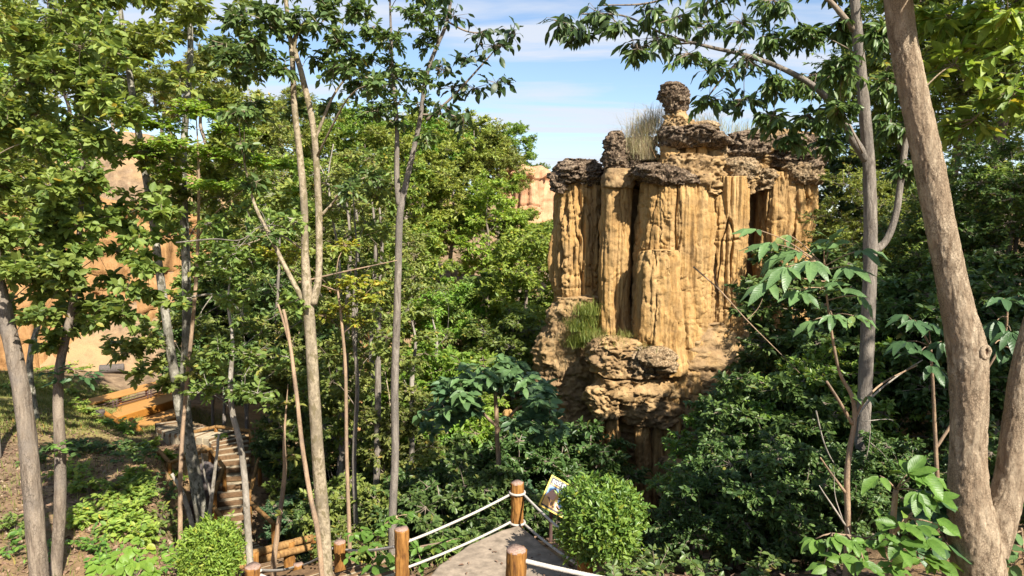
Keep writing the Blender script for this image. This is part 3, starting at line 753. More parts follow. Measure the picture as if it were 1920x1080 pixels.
deck['kind'] = 'structure'; deck['label'] = 'grey concrete landing with a pointed corner inside the rope fence'
b = bpy.data.objects  # noqa

stairs = thing('stairway', 'winding concrete stairway descending from the landing and climbing to the orange platform', 'stairs')
stairs['kind'] = 'structure'
rp, _ = resample(route, .30)
rt = nrm(np.gradient(rp * [1, 1, 0], axis=0))
rngs = np.random.default_rng(11)
for i in range(len(rp) - 1):
    c, t = rp[i], rt[i]; n = np.array([-t[1], t[0], 0])
    w = .52 + rngs.normal(0, .02); l = .165 + rngs.normal(0, .006)
    sk = rngs.normal(0, .04)
    t2 = t + n * sk
    poly = [c + n * w - t2 * l, c - n * w - t2 * l, c - n * w + t2 * l, c + n * w + t2 * l]
    zt_ = c[2] + .06 + rngs.normal(0, .008) + .002 * (i % 2)
    st_ = slab('step', [(q[0], q[1]) for q in poly], c[2] - .5, zt_, M_STEP, stairs, bev=.018)
    up_ = rp[i + 1][2] > c[2] + .01
    f_ = -1 if up_ else 1
    e0, e1 = c + n * (w + .03) + t2 * l * f_, c - n * (w + .03) + t2 * l * f_
    ed = t2 * .045 * f_
    slab('edge_log', [(q[0], q[1]) for q in (e0 + ed, e1 + ed, e1 - ed * .8, e0 - ed * .8)], zt_ - .13, zt_ + .012 + rngs.normal(0, .006), M_EDGE, st_, bev=.02)

def log_between(a, b, r, seed, sides=14, bark=.10, taper=.9, step=.08, bend=.0):
    a, b = np.asarray(a, float), np.asarray(b, float)
    mid = (a + b) / 2 + np.array([0, 0, bend])
    pts, rad = resample([a, mid, b], step, [r, r * (1 + taper) / 2, r * taper])
    return tube(pts, rad, sides, bark, 5, seed)
def post(parent, base, top, r, seed, mat=None, end=True):
    V, Q, T = log_between(base, top, r, seed, 44, .15, .96, .025)
    mb = MB().add(V, Q, T)
    o = obj('post', mb.mesh('post', False, parent.location), mat or M_POST, parent)
    if end:
        a = np.arange(20) / 20 * 2 * math.pi; t = np.asarray(top, float)
        rr = r * .93 * (1 + .05 * fbm(np.stack([np.cos(a) * 2, np.sin(a) * 2, a * 0], -1), 2, seed + 3))
        zt = .010 + .006 * np.sin(a * 3 + seed)
        V2 = np.vstack([np.column_stack([t[0] + np.cos(a) * rr, t[1] + np.sin(a) * rr, t[2] - .012 + 0 * a]),
                        np.column_stack([t[0] + np.cos(a) * rr * .96, t[1] + np.sin(a) * rr * .96, t[2] + zt]), [t + [0, 0, .014]]])
        j = np.arange(20); k = (j + 1) % 20
        obj('end_grain', MB().add(V2, np.stack([j, k, 20 + k, 20 + j], -1), np.stack([20 + j, 20 + k, np.full(20, 40)], -1)).mesh('end_grain', False, parent.location), M_END, o)
    return o
def rope(parent, a, b, r=.019, sag=.03, seed=0, turns=70.0):
    a, b = np.asarray(a, float), np.asarray(b, float)
    n = max(12, int(np.linalg.norm(b - a) / .012))
    t = np.linspace(0, 1, n)[:, None]
    pts = a + (b - a) * t - np.array([0, 0, 1.0]) * sag * 4 * t * (1 - t)
    V, Q, T = tube(pts, np.full(n, r * .82), 12, cap=True, lobes=3, twist=turns, lobe_amp=.28)
    return obj('rope', MB().add(V, Q, T).mesh('rope', True, parent.location), M_ROPE, parent)

fa = thing('rope_fence', 'white rope and orange log-post fence round the pointed corner of the landing', 'fence', (P(970, 1005, 9.7)[0], 9.7, ZD))
pc = P(970, 905, 9.7); pl_ = P(753, 992, 8.5); pf = P(637, 1016, 9.9)
post(fa, (pc[0], pc[1], -4.75), pc, .098, 3)
post(fa, (pl_[0], pl_[1], -5.2), pl_, .096, 5)
post(fa, (pf[0], pf[1], -5.9), pf, .094, 8)
ph = P(1098, 1010, 7.95)
post(fa, (ph[0], ph[1], -4.8), ph, .096, 12)
def off(p, dx, dz, dy=0): return np.array([p[0] + dx, p[1] + dy, p[2] + dz])
rope(fa, off(pl_, .08, -.17), off(pc, -.085, -.17), .0185)
rope(fa, off(pl_, .08, -.52), off(pc, -.085, -.60), .0185)
rope(fa, off(pc, .085, -.17), off(ph, -.05, -.10), .0185)
rope(fa, off(pc, .085, -.62), off(ph, -.05, -.36), .0185)
rope(fa, off(pf, .09, -.13), off(pl_, -.09, -.24), .02)
rope(fa, off(pf, .09, -.56), off(pl_, -.09, -.68), .02)
for dz in (-.20, -.66):
    mbk = MB(); a_ = np.linspace(0, 2 * math.pi, 17)
    ring = np.column_stack([pc[0] + np.cos(a_) * .112, pc[1] + np.sin(a_) * .112, pc[2] + dz + .05 + 0 * a_])
    mbk.add(*tube(ring, .018, 8, cap=False)); obj('rope_loop', mbk.mesh('rope_loop', True, fa.location), M_ROPE, fa)

fb = thing('near_rope_fence', 'nearest orange log post with a thick twisted white rope running right', 'fence', (P(968, 1030, 6.4)[0], 6.4, -3.95))
pn = P(968, 1030, 6.4); pr = P(1420, 1112, 6.15)
post(fb, (pn[0], pn[1], -4.6), pn, .104, 15)
post(fb, (pr[0], pr[1], -4.7), pr, .10, 18)
rope(fb, off(pn, .09, -.12), off(pr, -.08, -.06), .024, .045)
rope(fb, off(pn, .09, -.55), off(pr, -.08, -.5), .024, .045)

fc = thing('stair_rope_fence', 'lower left log posts joined by white ropes beside the stairs', 'fence', tuple(P(475, 1075, 8.0)))
ps = P(474, 1062, 7.8); p2 = P(559, 1058, 11.6); p3 = P(541, 1038, 12.2)
post(fc, (ps[0], ps[1], -5.6), ps, .10, 21); post(fc, (p2[0], p2[1], -6.8), p2, .09, 24); post(fc, (p3[0], p3[1], -7.1), p3, .09, 27)
rope(fc, off(ps, .09, -.05), off(p2, -.08, -.05), .02); rope(fc, off(ps, .09, -.11), P(545, 1100, 7.6), .022, .01)
rope(fc, off(p2, .08, -.02), off(pf, -.10, -.10), .018); rope(fc, off(p2, .08, -.3), off(pf, -.10, -.42), .018)
rope(fc, off(p3, .08, .0), P(600, 1015, 12.4), .018)

def rail_fence(name, label, rails, posts_, r=.075):
    t = thing(name, label, 'handrail', tuple(np.array(posts_[0][0]) * 1.0))
    for i, (a, b) in enumerate(rails):
        V, Q, T = log_between(a, b, r, 40 + i, 14, .14, .92, .07, .01)
        obj('rail', MB().add(V, Q, T).mesh('rail', False, t.location), M_RAIL, t)
    for i, (a, zb) in enumerate(posts_):
        a = np.array(a); V, Q, T = log_between((a[0], a[1], zb), a, r * 1.05, 60 + i, 14, .12, .95, .07)
        obj('post', MB().add(V, Q, T).mesh('post', False, t.location), M_POST, t)
    return t
def gz(p, d=.35): return hz(p[0], p[1]) - d
A1, A2 = P(470, 1040, 11.6), P(586, 1008, 12.6); B1, B2 = P(430, 1066, 11.4), P(586, 1024, 12.4)
rail_fence('log_handrail', 'double log handrail crossing below the pale trunks at lower left', [(A1, A2), (B1, B2), (P(340, 1075, 11.2), P(470, 1042, 11.6))], [(P(588, 1004, 12.6), gz(A2)), (P(477, 1036, 11.6), gz(A1)), (P(545, 1016, 12.2), gz(P(545, 1016, 12.2)))])
S1, S2, S3, S4 = P(486, 860, 19.5), P(467, 930, 17.8), P(468, 942, 17.4), P(513, 982, 15.3)
rail_fence('log_handrail', 'right-hand log rail along the climbing concrete steps', [(S1, S2), (S3, S4)], [(S1, gz(S1)), (S2, gz(S2)), (S4, gz(S4))], .058)
U1, U2, U3, U4 = P(394, 842, 20.0), P(420, 876, 19.0), P(402, 925, 17.6), P(426, 985, 15.9)
rail_fence('log_handrail', 'left-hand log rail bending down beside the climbing concrete steps', [(P(385, 846, 20.1), U1), (U1, U2), (U2, U3), (P(398, 948, 17.2), U4)], [(U1, gz(U1)), (U2, gz(U2)), (U3, gz(U3)), (U4, gz(U4))], .058)
W1, W2, W3 = P(356, 812, 21.4), P(405, 800, 21.6), P(470, 808, 20.9)
rail_fence('log_handrail', 'curved log rail behind the head of the concrete steps', [(W1, W2), (W2, W3), (W3, P(476, 830, 20.3))], [(W1, gz(W1)), (W2, gz(W2)), (W3, gz(W3))], .06)
X1, X2, X3 = P(298, 845, 19.4), P(318, 868, 18.9), P(395, 842, 20.0)
rail_fence('log_handrail', 'low log rail under the spotted trunk at the turn of the steps', [(X1, X2), (X2, X3)], [(X1, gz(X1)), (X2, gz(X2)), (X3, gz(X3))], .058)

# orange platform
pA, pB, pC, pD = P(213, 784, 25.5), P(340, 745, 28.7), P(335, 724, 30.8), P(185, 765, 26.9)
zp = -6.98
def atz(px, py, z):
    d = FWD + UPV * ((540 - py) / F); s = z / d[2]; return np.array([(px - 960) / F * s, d[1] * s, z])
pA, pB, pC, pD = [atz(*q, zp) for q in ((213, 784), (345, 743), (340, 722), (185, 765))]
plat = thing('orange_platform', 'orange painted two-level viewing platform with bench on the left bank', 'platform', tuple(pA))
slab('upper_slab', [pA[:2], pB[:2], pC[:2], pD[:2]], zp - .9, zp, M_ORANGE, plat, plat.location)
zq = zp - .32
qA, qB, qC, qD = [atz(*q, zq) for q in ((262, 804), (352, 775), (338, 762), (228, 796))]
slab('lower_slab', [qA[:2], qB[:2], pB[:2] + (qB[:2] - pB[:2]) * .12, pA[:2] + (qD[:2] - pA[:2]) * .12], zq - .7, zq, M_ORANGE, plat, plat.location)
zs = zp + .42
sA, sB, sC, sD = [atz(*q, zs) for q in ((171, 757), (330, 714), (328, 705), (157, 750))]
slab('bench_seat', [sA[:2], sB[:2], sC[:2], sD[:2]], zs - .07, zs, M_ORANGE, plat, plat.location)
for t_ in (.04, .34, .66, .96):
    c = sA + (sB - sA) * t_; c = c + (sD - sA) * .4
    V, Q, T = log_between((c[0], c[1], zs - 1.1), (c[0], c[1], zs - .075), .07, 70)
    obj('bench_leg', MB().add(V, Q, T).mesh('bench_leg', False, plat.location), M_ORANGE2, plat)
for k_ in range(3):
    a_ = sA + (sB - sA) * .03 - np.array([0, 0, .14 + k_ * .10]); b_ = sB - np.array([0, 0, .14 + k_ * .10])
    V, Q, T = log_between(a_ + (pA - pD) * .05, b_ + (pA - pD) * .05, .022, 75 + k_, 8, 0.0)
    obj('foot_rail', MB().add(V, Q, T).mesh('foot_rail', True, plat.location), M_METAL, plat)
for t_ in (.22, .26, .62, .66):
    c = sA + (sB - sA) * t_ + (pA - pD) * .05
    V, Q, T = log_between((c[0], c[1], zp + .002), (c[0], c[1], zs - .08), .03, 80, 8, 0.0)
    obj('rail_bracket', MB().add(V, Q, T).mesh('rail_bracket', True, plat.location), M_METAL, plat)
for a_, b_ in ((atz(157, 752, zs - .05), atz(188, 769, zs - .3)), (atz(188, 770, zp + .12), atz(228, 794, zp + .08)), (atz(246, 787, zp + .15), atz(268, 817, zq + .1))):
    V, Q, T = log_between(a_, b_, .10, 85, 14, .1)
    obj('edge_log', MB().add(V, Q, T).mesh('edge_log', False, plat.location), M_ORANGE2, plat)
for (a_, b_, zz_) in ((pA, pB, zp), (qA, qB, zq)):
    dv = nrm(np.array([b_[1] - a_[1], -(b_[0] - a_[0]), 0])); p0, p1 = a_ + dv * .004, b_ + dv * .004
    slab('front_board', [p0[:2], p1[:2], (p1 + dv * .05)[:2], (p0 + dv * .05)[:2]], zz_ - .30, zz_ - .012, M_ORANGE2, plat, plat.location, .01)

def stump(px, py, Y, r, h, label, seed, mat, name='tree_stump', cat='stump'):
    c = P(px, py, Y); z0 = min(hz(c[0], c[1]), c[2] - h) - .15
    pts, rad = resample([(c[0], c[1], z0), (c[0], c[1], (z0 + c[2]) / 2), (c[0], c[1], c[2])], .05, [r * 1.2, r, r * .92])
    o = obj(name, MB().add(*tube(pts, rad, 24, .28, 3, seed)).mesh(name, False, (c[0], c[1], z0)), mat); o.location = (c[0], c[1], z0)
    return tag(o, label, cat)
stump(181, 770, 25.0, .30, .6, 'short dark tree stump at the left corner of the orange platform', 5, M_STUMP)
bl = P(396, 905, 18.4)
bmb = lathe_rock([(868, 378, 396), (885, 366, 406), (915, 362, 408), (960, 362, 410), (1000, 362, 410)], 18.4, depth=1, sq=2.4, lump=.14, lump_s=2.5, fine=.03, seed=131, nt_=60)
o = obj('boulder', bmb.mesh('boulder', True, bl), M_BOULDER); o.location = bl
tag(o, 'dark grey boulder beside the lower concrete steps', 'boulder')
lg = P(208, 682, 33.0); lgz = hz(lg[0], lg[1])
V, Q, T = log_between((lg[0] - .45, lg[1] - .2, lgz + .22), (lg[0] + .5, lg[1] + .25, lgz + .22), .24, 90, 18, .08)
lo = thing('cut_log', 'short cut log with pale round end lying on the sunny slope', 'log', (lg[0], lg[1], lgz))
obj('log_body', MB().add(V, Q, T).mesh('log_body', False, lo.location), M_STUMP, lo)
V, Q, T = log_between((lg[0] - .475, lg[1] - .212, lgz + .22), (lg[0] - .452, lg[1] - .201, lgz + .22), .2, 91, 18, .03, step=.01)
obj('cut_end', MB().add(V, Q, T).mesh('cut_end', False, lo.location), M_END, lo)

# ---------------------------------------------------------------- information sign
sTL, sBL = P(1033, 889, 9.95), P(1010, 947, 9.70)
eu = P(1100, 926, 9.95) - sTL; eh = sTL - sBL
w_s, h_s = np.linalg.norm(eu), np.linalg.norm(eh)
ex = eu / w_s; ey = eh / h_s; ey = ey - ex * np.dot(ex, ey); ey /= np.linalg.norm(ey); ez = np.cross(ex, ey)
MS = Matrix(((ex[0], ey[0], ez[0], sBL[0]), (ex[1], ey[1], ez[1], sBL[1]), (ex[2], ey[2], ez[2], sBL[2]), (0, 0, 0, 1)))
sign = thing('information_sign', 'tilted yellow-edged sign numbered 8 with a picture of rock pillars', 'sign')
sign.matrix_world = MS
def flat_m(name, c, rough=.45):
    m, nt, out = new_mat(name); n = noise_node(nt, 60, 3); 
    principled(nt, out, mixc(nt, rng_map(nt, n.outputs['Fac'], .3, .8, 0, .2), c, tuple(x * .7 for x in c)), rough, None, .4); return m
S_Y, S_K, S_B, S_W = flat_m('sign_yellow', (.72, .50, .06)), flat_m('sign_black', (.03, .025, .03)), flat_m('sign_sky', (.30, .50, .78)), flat_m('sign_white', (.8, .8, .8))
S_P, S_O, S_D = flat_m('sign_pink', (.78, .42, .28)), flat_m('sign_orange', (.78, .42, .13)), flat_m('sign_shadow', (.16, .07, .045))
def card(name, x0, y0, x1, y1, z0, z1, mat, parent):
    me = bpy.data.meshes.new(name)
    v = [(x, y, z) for z in (z0, z1) for x, y in ((x0, y0), (x1, y0), (x1, y1), (x0, y1))]
    me.from_pydata(v, [], [(3, 2, 1, 0), (4, 5, 6, 7), (0, 1, 5, 4), (1, 2, 6, 5), (2, 3, 7, 6), (3, 0, 4, 7)]); me.update()
    return obj(name, me, mat, parent)
def polyc(name, pts, z, mat, parent, th=.0012):
    n = len(pts); me = bpy.data.meshes.new(name)
    me.from_pydata([(x * w_s, y * h_s, z) for x, y in pts] + [(x * w_s, y * h_s, z + th) for x, y in pts], [], [list(range(n, 2 * n))] + [[i, (i + 1) % n, n + (i + 1) % n, n + i] for i in range(n)]); me.update()
    return obj(name, me, mat, parent)
card('frame', 0, 0, w_s, h_s, -.03, 0, S_Y, sign)
bd = card('board', w_s * .035, h_s * .045, w_s * .965, h_s * .955, 0, .004, S_K, sign)
pic = card('picture', w_s * .05, h_s * .10, w_s * .95, h_s * .70, .004, .006, S_B, sign)
polyc('printed_rock', [(.05, .10), (.62, .10), (.60, .16), (.46, .22), (.40, .30), (.36, .44), (.26, .60), (.20, .66), (.13, .56), (.06, .40)], .0061, S_P, pic)
polyc('printed_rock', [(.05, .10), (.40, .10), (.36, .20), (.28, .34), (.20, .30), (.12, .38), (.05, .34)], .0074, S_O, pic)
polyc('printed_rock', [(.28, .30), (.36, .34), (.40, .58), (.36, .63), (.31, .60)], .0074, S_O, pic)
polyc('printed_rock', [(.52, .20), (.62, .20), (.63, .44), (.57, .47), (.53, .43)], .0074, S_P, pic)
for a_ in ([(.19, .58), (.24, .57), (.245, .66), (.20, .67)], [(.345, .56), (.40, .55), (.41, .63), (.36, .645)], [(.10, .34), (.16, .36), (.22, .28), (.20, .20), (.17, .28)], [(.54, .43), (.63, .41), (.64, .47), (.57, .49)], [(.30, .16), (.35, .20), (.37, .14), (.33, .11)], [(.22, .22), (.26, .30), (.29, .20), (.26, .12)]):
    polyc('printed_shadow', a_, .0087, S_D, pic)
def text(name, s, x, y, size, mat, parent):
    cu = bpy.data.curves.new(name, 'FONT'); cu.body = s; cu.size = size; cu.extrude = .0008; cu.offset = size * .012
    o = bpy.data.objects.new(name, cu); C.objects.link(o); o.parent = parent; o.location = (x * w_s, y * h_s, .0055); cu.materials.append(mat)
    bpy.context.view_layer.update()
    me = bpy.data.meshes.new_from_object(o.evaluated_get(bpy.context.evaluated_depsgraph_get()))
    o2 = obj(name, me, mat, parent); o2.location = o.location
    bpy.data.objects.remove(o); return o2
text('lettering', 'จุดที่', .07, .80, h_s * .17, S_W, bd)
text('lettering', '8', .33, .735, h_s * .28, S_W, bd)
text('lettering', 'แท่งหิน', .48, .80, h_s * .17, S_W, bd)
polyc('printed_strip', [(.06, .725), (.28, .725), (.28, .765), (.06, .765)], .0045, S_O, bd)
polyc('printed_strip', [(.47, .735), (.90, .735), (.90, .765), (.47, .765)], .0045, S_W, bd)
for fx in (.18, .82):
    a_ = sBL + ex * w_s * fx + ey * h_s * .5 - ez * .06
    V, Q, T = log_between((a_[0], a_[1], hz(a_[0], a_[1]) - .3), a_ + ez * .02, .03, 95, 10, .02)
    inv = np.array(MS.inverted())
    V = V @ inv[:3, :3].T + inv[:3, 3]
    obj('sign_leg', MB().add(V, Q, T).mesh('sign_leg', True), M_METAL, sign)

# ---------------------------------------------------------------- foliage builders
def clump_leaves(rng, c, rad, n_tw, m, L, W, droop=.15, flat=0.0, hang=0.0, shape='mid', jitter=.55):
    """twigs fanning through an ellipsoid, leaves alternating along each"""
    c = np.asarray(c, float); rad = np.asarray(rad, float)
    d = nrm(rng.normal(size=(n_tw, 3))) * (rng.random((n_tw, 1)) ** .42) * rad
    d *= rng.uniform(.8, 1.15, (n_tw, 1))
    E = c + d
    S = c + d * rng.uniform(.05, .35, (n_tw, 1)) - np.array([0, 0, .12]) * rad[2]
    E[:, 2] -= hang * np.linalg.norm(d, axis=1) * .5
    T = nrm(E - S)
    t = (np.arange(m)[None, :] + rng.random((n_tw, m)) * .7) / m
    t = .25 + .78 * t
    pos = S[:, None] + (E - S)[:, None] * t[..., None]
    hs = nrm(np.cross(T, [0, 0, 1.0]) + rng.normal(0, .05, (n_tw, 3)))
    sgn = np.where((np.arange(m) % 2)[None, :, None] == 0, 1.0, -1.0)
    ax = T[:, None] * .75 + hs[:, None] * sgn * .95 + rng.normal(0, jitter, (n_tw, m, 3)) * (1 - .5 * flat)
    ax[..., 2] = ax[..., 2] * (1 - flat) - hang * .9 - .1
    nm = np.array([0, 0, 1.0]) + rng.normal(0, .45 * (1 - flat) + .12, (n_tw, m, 3)) + .25 * np.array(SUN)
    s = rng.uniform(.65, 1.2, (n_tw * m,))
    return (pos.reshape(-1, 3), ax.reshape(-1, 3), nm.reshape(-1, 3), L * s, W * s, shape, droop), (S, E)

def build_tree(rng, trunks, clumps, leaf, L, W, twig_r=.006, sides=10, bark=.08, step=.15, droop=.15, flat=0.0, hang=0.0, shape='mid', attach_lo=.25, limb_r=.35, bscale=5.0, extra_limbs=(), limb_sides=6):
    """trunks: list of (pts, radii). returns trunk meshes, limb MB, leaf MB"""
    tm = []; samples = []
    for i, (p, r) in enumerate(trunks):
        pts, rad = resample(p, step, r)
        tm.append(MB().add(*tube(pts, rad, sides, bark, bscale, int(rng.integers(1e6)))))
        k0 = int(len(pts) * attach_lo) if i == 0 else 0
        samples.append(np.column_stack([pts[k0:], rad[k0:]]))
    samples = np.vstack(samples)
    lm, fm = MB(), MB()
    for p, r in extra_limbs:
        pts, rad = resample(p, step, r)
        lm.add(*tube(pts, rad, 8, bark, bscale, int(rng.integers(1e6))))
        samples = np.vstack([samples, np.column_stack([pts[2:], rad[2:]])])
    S_all, E_all = [], []
    clumps = sorted(clumps, key=lambda q: float(np.min(np.linalg.norm(samples[:, :3] - np.asarray(q['c']), axis=1))))
    for cl in clumps:
        c = np.asarray(cl['c'], float); rd = cl['r']
        dv = samples[:, :3] - c
        # prefer a joint below and close to the clump
        cost = np.hypot(dv[:, 0], dv[:, 1]) + np.abs(dv[:, 2] + .55 * np.hypot(dv[:, 0], dv[:, 1])) * 1.1
        j = int(np.argmin(cost)); a = samples[j, :3]; r0 = min(samples[j, 3] * .62, limb_r * samples[j, 3] + .008, .003 + .008 * np.linalg.norm(c - samples[j, :3]))
        ln = np.linalg.norm(c - a)
        if ln > .12:
            mid = a * .5 + c * .5 + rng.normal(0, .07, 3) * ln + np.array([0, 0, .10 * ln])
            pts, rad = resample([a, mid, c], max(step, ln / 8), [r0, r0 * .65, max(r0 * .25, twig_r)])
            lm.add(*tube(pts, rad, limb_sides, .04, 5, int(rng.integers(1e6))))
            samples = np.vstack([samples, np.column_stack([pts[2:], rad[2:]])])
        lv, (S, E) = clump_leaves(rng, c, rd, cl['n'], cl.get('m', 12), cl.get('L', L), cl.get('W', W), droop, flat, hang, shape)
        V, Q, T = leaves(*lv[:6], droop=lv[6]); fm.add(V, Q, T)
        S_all.append(S); E_all.append(E)
        S_all.append(np.repeat(c[None], len(S), 0)); E_all.append(S)
    if S_all:
        V, Q = prisms(np.vstack(S_all), np.vstack(E_all), twig_r, twig_r * .5); lm.add(V, Q)
    return tm, lm, fm

def assemble(name, label, base, tm, lm, fm, bark_m, twig_m, leaf_m, group=None, cat='tree', trunk_names=None, fname='crown'):
    t = thing(name, label, cat, tuple(base), 0, group)
    for i, m_ in enumerate(tm):
        obj((trunk_names or ['trunk'] + ['limb'] * 9)[i], m_.mesh(name + '_trunk', True, base), bark_m, t)
    if lm is not None and lm.n: obj('branches', lm.mesh(name + '_branches', True, base), twig_m, t, 'stuff')
    if fm is not None and fm.n: obj(fname, fm.mesh(name + '_leaves', False, base), leaf_m, t, 'stuff')
    return t

def hand_tree(name, label, seed, Y, trunks, clumps, leaf, bark_m, L, W, m=12, group=None, cat='tree', fname='crown', extra=(), ground=True, tn=None, **k):
    """trunks: lists of (px, py, r_px[, Y]); clumps: (px, py, rx_px, ry_px, twigs[, Y])"""
    rng = np.random.default_rng(seed)
    tr = []
    for i, t in enumerate(trunks):
        pts = [P(q[0], q[1], q[3] if len(q) > 3 else Y) for q in t]
        rad = [q[2] * pxm(q[3] if len(q) > 3 else Y) for q in t]
        if i == 0 and ground:
            b_ = pts[0]; zb = hz(b_[0], b_[1]) - .2
            if zb < b_[2] - .1:
                pts = [np.array([b_[0], b_[1], zb])] + pts; rad = [rad[0] * 1.18] + rad
        tr.append((pts, rad))
    base = np.array(tr[0][0][0])
    cl = []
    for q in clumps:
        yy = q[5] if len(q) > 5 else Y + rng.normal(0, .05) * Y
        s = pxm(yy)
        cl.append(dict(c=P(q[0], q[1], yy), r=(q[2] * s, max(q[2], q[3]) * s, q[3] * s), n=q[4], m=m))
    ex = [([P(q[0], q[1], q[3] if len(q) > 3 else Y) for q in e], [q[2] * pxm(Y) for q in e]) for e in extra]
    tm, lm, fm = build_tree(rng, tr, cl, leaf, L, W, extra_limbs=ex, **k)
    return assemble(name, label, base, tm, lm, fm, BARK[bark_m], BARK['twig'] if bark_m in ('brown', 'grey', 'far') else BARK[bark_m], LEAF[leaf], group, cat, tn, fname)

def scatter_clumps(seed, x0, x1, y0, y1, n, r, tw, keep=None, dY=None, Y=10):
    rng = np.random.default_rng(seed); out = []
    while len(out) < n:
        x, y = rng.uniform(x0, x1), rng.uniform(y0, y1)
        if keep is not None and not keep(x, y): continue
        rr = r * rng.uniform(.7, 1.35)
        q = [x, y, rr, rr * rng.uniform(.55, .85), tw]
        if dY: q.append(Y + rng.uniform(-dY, dY))
        out.append(tuple(q))
    return out

# ---------------------------------------------------------------- copied forest trees
def archetype(seed, H, cr, cz0, n_cl, tw, m, leaf, L, W, tr, bark_m='far', shape='far', flat=0.0, hang=0.0, lean=.04, cl_r=.30, trunks=1, droop=.15):
    rng = np.random.default_rng(seed)
    trs = []
    for q in range(trunks):
        a0 = rng.uniform(0, 6.28); sp = 0.0 if trunks == 1 else .18 * cr
        p = [np.array([sp * .3 * math.cos(a0), sp * .3 * math.sin(a0), -.5])]
        d = np.array([sp * math.cos(a0), sp * math.sin(a0)])
        for k in range(1, 6):
            z = H * .86 * k / 5 * (1 if q == 0 else rng.uniform(.75, 1))
            p.append(np.array([d[0] * k / 2.5 + rng.normal(0, lean * H * .3), d[1] * k / 2.5 + rng.normal(0, lean * H * .3), z]))
        trs.append((p, [tr * x for x in (1.15, .9, .75, .58, .38, .15)]))
    cl = []
    ch = (H - cz0) / 2; cz = (H + cz0) / 2
    lob = [(nrm(rng.normal(size=3)), rng.uniform(.75, 1.15)) for _ in range(9)]
    while len(cl) < n_cl:
        d = nrm(rng.normal(size=3))
        k = 1.0
        for v_, g_ in lob: k += (g_ - 1) * max(0, float(np.dot(v_, d))) ** 3 * 1.5
        rr = rng.uniform(.35, 1) ** .6 * k
        if d[2] < -.75: continue
        c = np.array([d[0] * cr * rr, d[1] * cr * rr, cz + d[2] * ch * rr])
        s = cl_r * cr * rng.uniform(.65, 1.25)
        cl.append(dict(c=c, r=(s, s, s * rng.uniform(.45, .75)), n=tw, m=m))
    tm, lm, fm = build_tree(rng, trs, cl, leaf, L, W, twig_r=.008, sides=7, bark=.06, step=.5, flat=flat, hang=hang, shape=shape, attach_lo=.2 if cz0 > .5 else .02, limb_sides=4, droop=droop)
    return dict(tm=[x.mesh('forest_trunk', True) for x in tm], lm=lm.mesh('forest_branches', True), fm=fm.mesh('forest_leaves'), leaf=leaf, bark=bark_m)
def place(a, name, label, x, y, s, rz, group=None, cat='tree', sz=1.0, dz=-.1, bush=False):
    t = thing(name, label, cat, (x, y, hz(x, y) + dz), rz, group)
    t.scale = (s, s, s * sz)
    for i, me in enumerate(a['tm']): obj('trunk' if i == 0 else 'limb', me, BARK[a['bark']], t)
    obj('branches', a['lm'], BARK[a['bark']], t, 'stuff')
    obj('foliage' if bush else 'crown', a['fm'], LEAF[a['leaf']], t, 'stuff')
    return t
AR = {
    'h1': archetype(1, 9.0, 2.9, 2.0, 95, 13, 15, 'hill', .25, .115, .16),
    'h2': archetype(2, 10.0, 2.7, 2.5, 95, 13, 15, 'fresh', .25, .11, .17, hang=.15),
    'h3': archetype(3, 8.0, 2.8, 1.2, 90, 13, 15, 'mid', .24, .11, .15, trunks=2),
    'h4': archetype(4, 9.5, 3.2, 3.0, 95, 13, 15, 'olive', .24, .11, .18),
    'h5': archetype(5, 8.5, 2.6, 1.0, 90, 14, 15, 'lime', .23, .105, .14, hang=.2),
    'f1': archetype(11, 9.0, 3.0, 1.5, 120, 13, 14, 'mid', .17, .082, .16, shape='far'),
    'f2': archetype(12, 8.0, 2.7, .6, 120, 13, 14, 'dark', .17, .085, .14, shape='far', trunks=2),
    'f3': archetype(13, 10.5, 3.2, 2.5, 120, 13, 14, 'fresh', .18, .08, .18, shape='far', hang=.2),
    's1': archetype(21, 2.6, 1.25, .15, 95, 13, 14, 'dark', .105, .052, .035, shape='mid', trunks=3, cl_r=.26, hang=.15),
    's2': archetype(22, 2.8, 1.3, .15, 95, 13, 14, 'gloss', .10, .046, .035, shape='mid', trunks=3, cl_r=.26, hang=.2),
    's3': archetype(23, 2.5, 1.3, .2, 85, 13, 13, 'mid', .11, .055, .035, shape='mid', trunks=3, cl_r=.27),
    's4': archetype(24, 2.4, 1.3, .2, 85, 12, 15, 'blue', .10, .045, .035, shape='mid', trunks=2, cl_r=.27, flat=.5),
    'c1': archetype(41, 10.5, 2.4, 4.2, 100, 13, 13, 'mid', .155, .085, .10, shape='mid', bark_m='grey', cl_r=.26),
    'c2': archetype(42, 10.0, 2.4, 4.0, 100, 13, 14, 'fresh', .145, .07, .09, shape='mid', bark_m='spot', cl_r=.26, hang=.1),
    'c3': archetype(43, 11.0, 2.5, 4.4, 100, 13, 14, 'olive', .14, .065, .10, shape='mid', bark_m='pale', cl_r=.26, hang=.15),
    'u1': archetype(31, 5.5, 1.5, 1.2, 60, 12, 13, 'mid', .13, .068, .06, shape='mid', bark_m='grey', cl_r=.30),
    'u2': archetype(32, 6.0, 1.4, 1.8, 55, 12, 14, 'olive', .12, .055, .055, shape='mid', bark_m='pale', cl_r=.30, hang=.15),
    'u3': archetype(33, 5.0, 1.5, .8, 65, 12, 14, 'dark', .13, .068, .05, shape='mid', bark_m='grey', cl_r=.30),
    'u4': archetype(34, 4.6, 1.5, 1.0, 60, 12, 14, 'lime', .12, .058, .05, shape='mid', bark_m='pale', cl_r=.28),
}
ORD = ['leftmost', 'second from the left', 'third from the left', 'fourth from the left', 'fifth from the left', 'sixth from the left', 'seventh from the left', 'eighth from the left', 'ninth from the left', 'tenth from the left', 'eleventh from the left', 'twelfth from the left', 'thirteenth from the left', 'fourteenth from the left']
rf = np.random.default_rng(77)
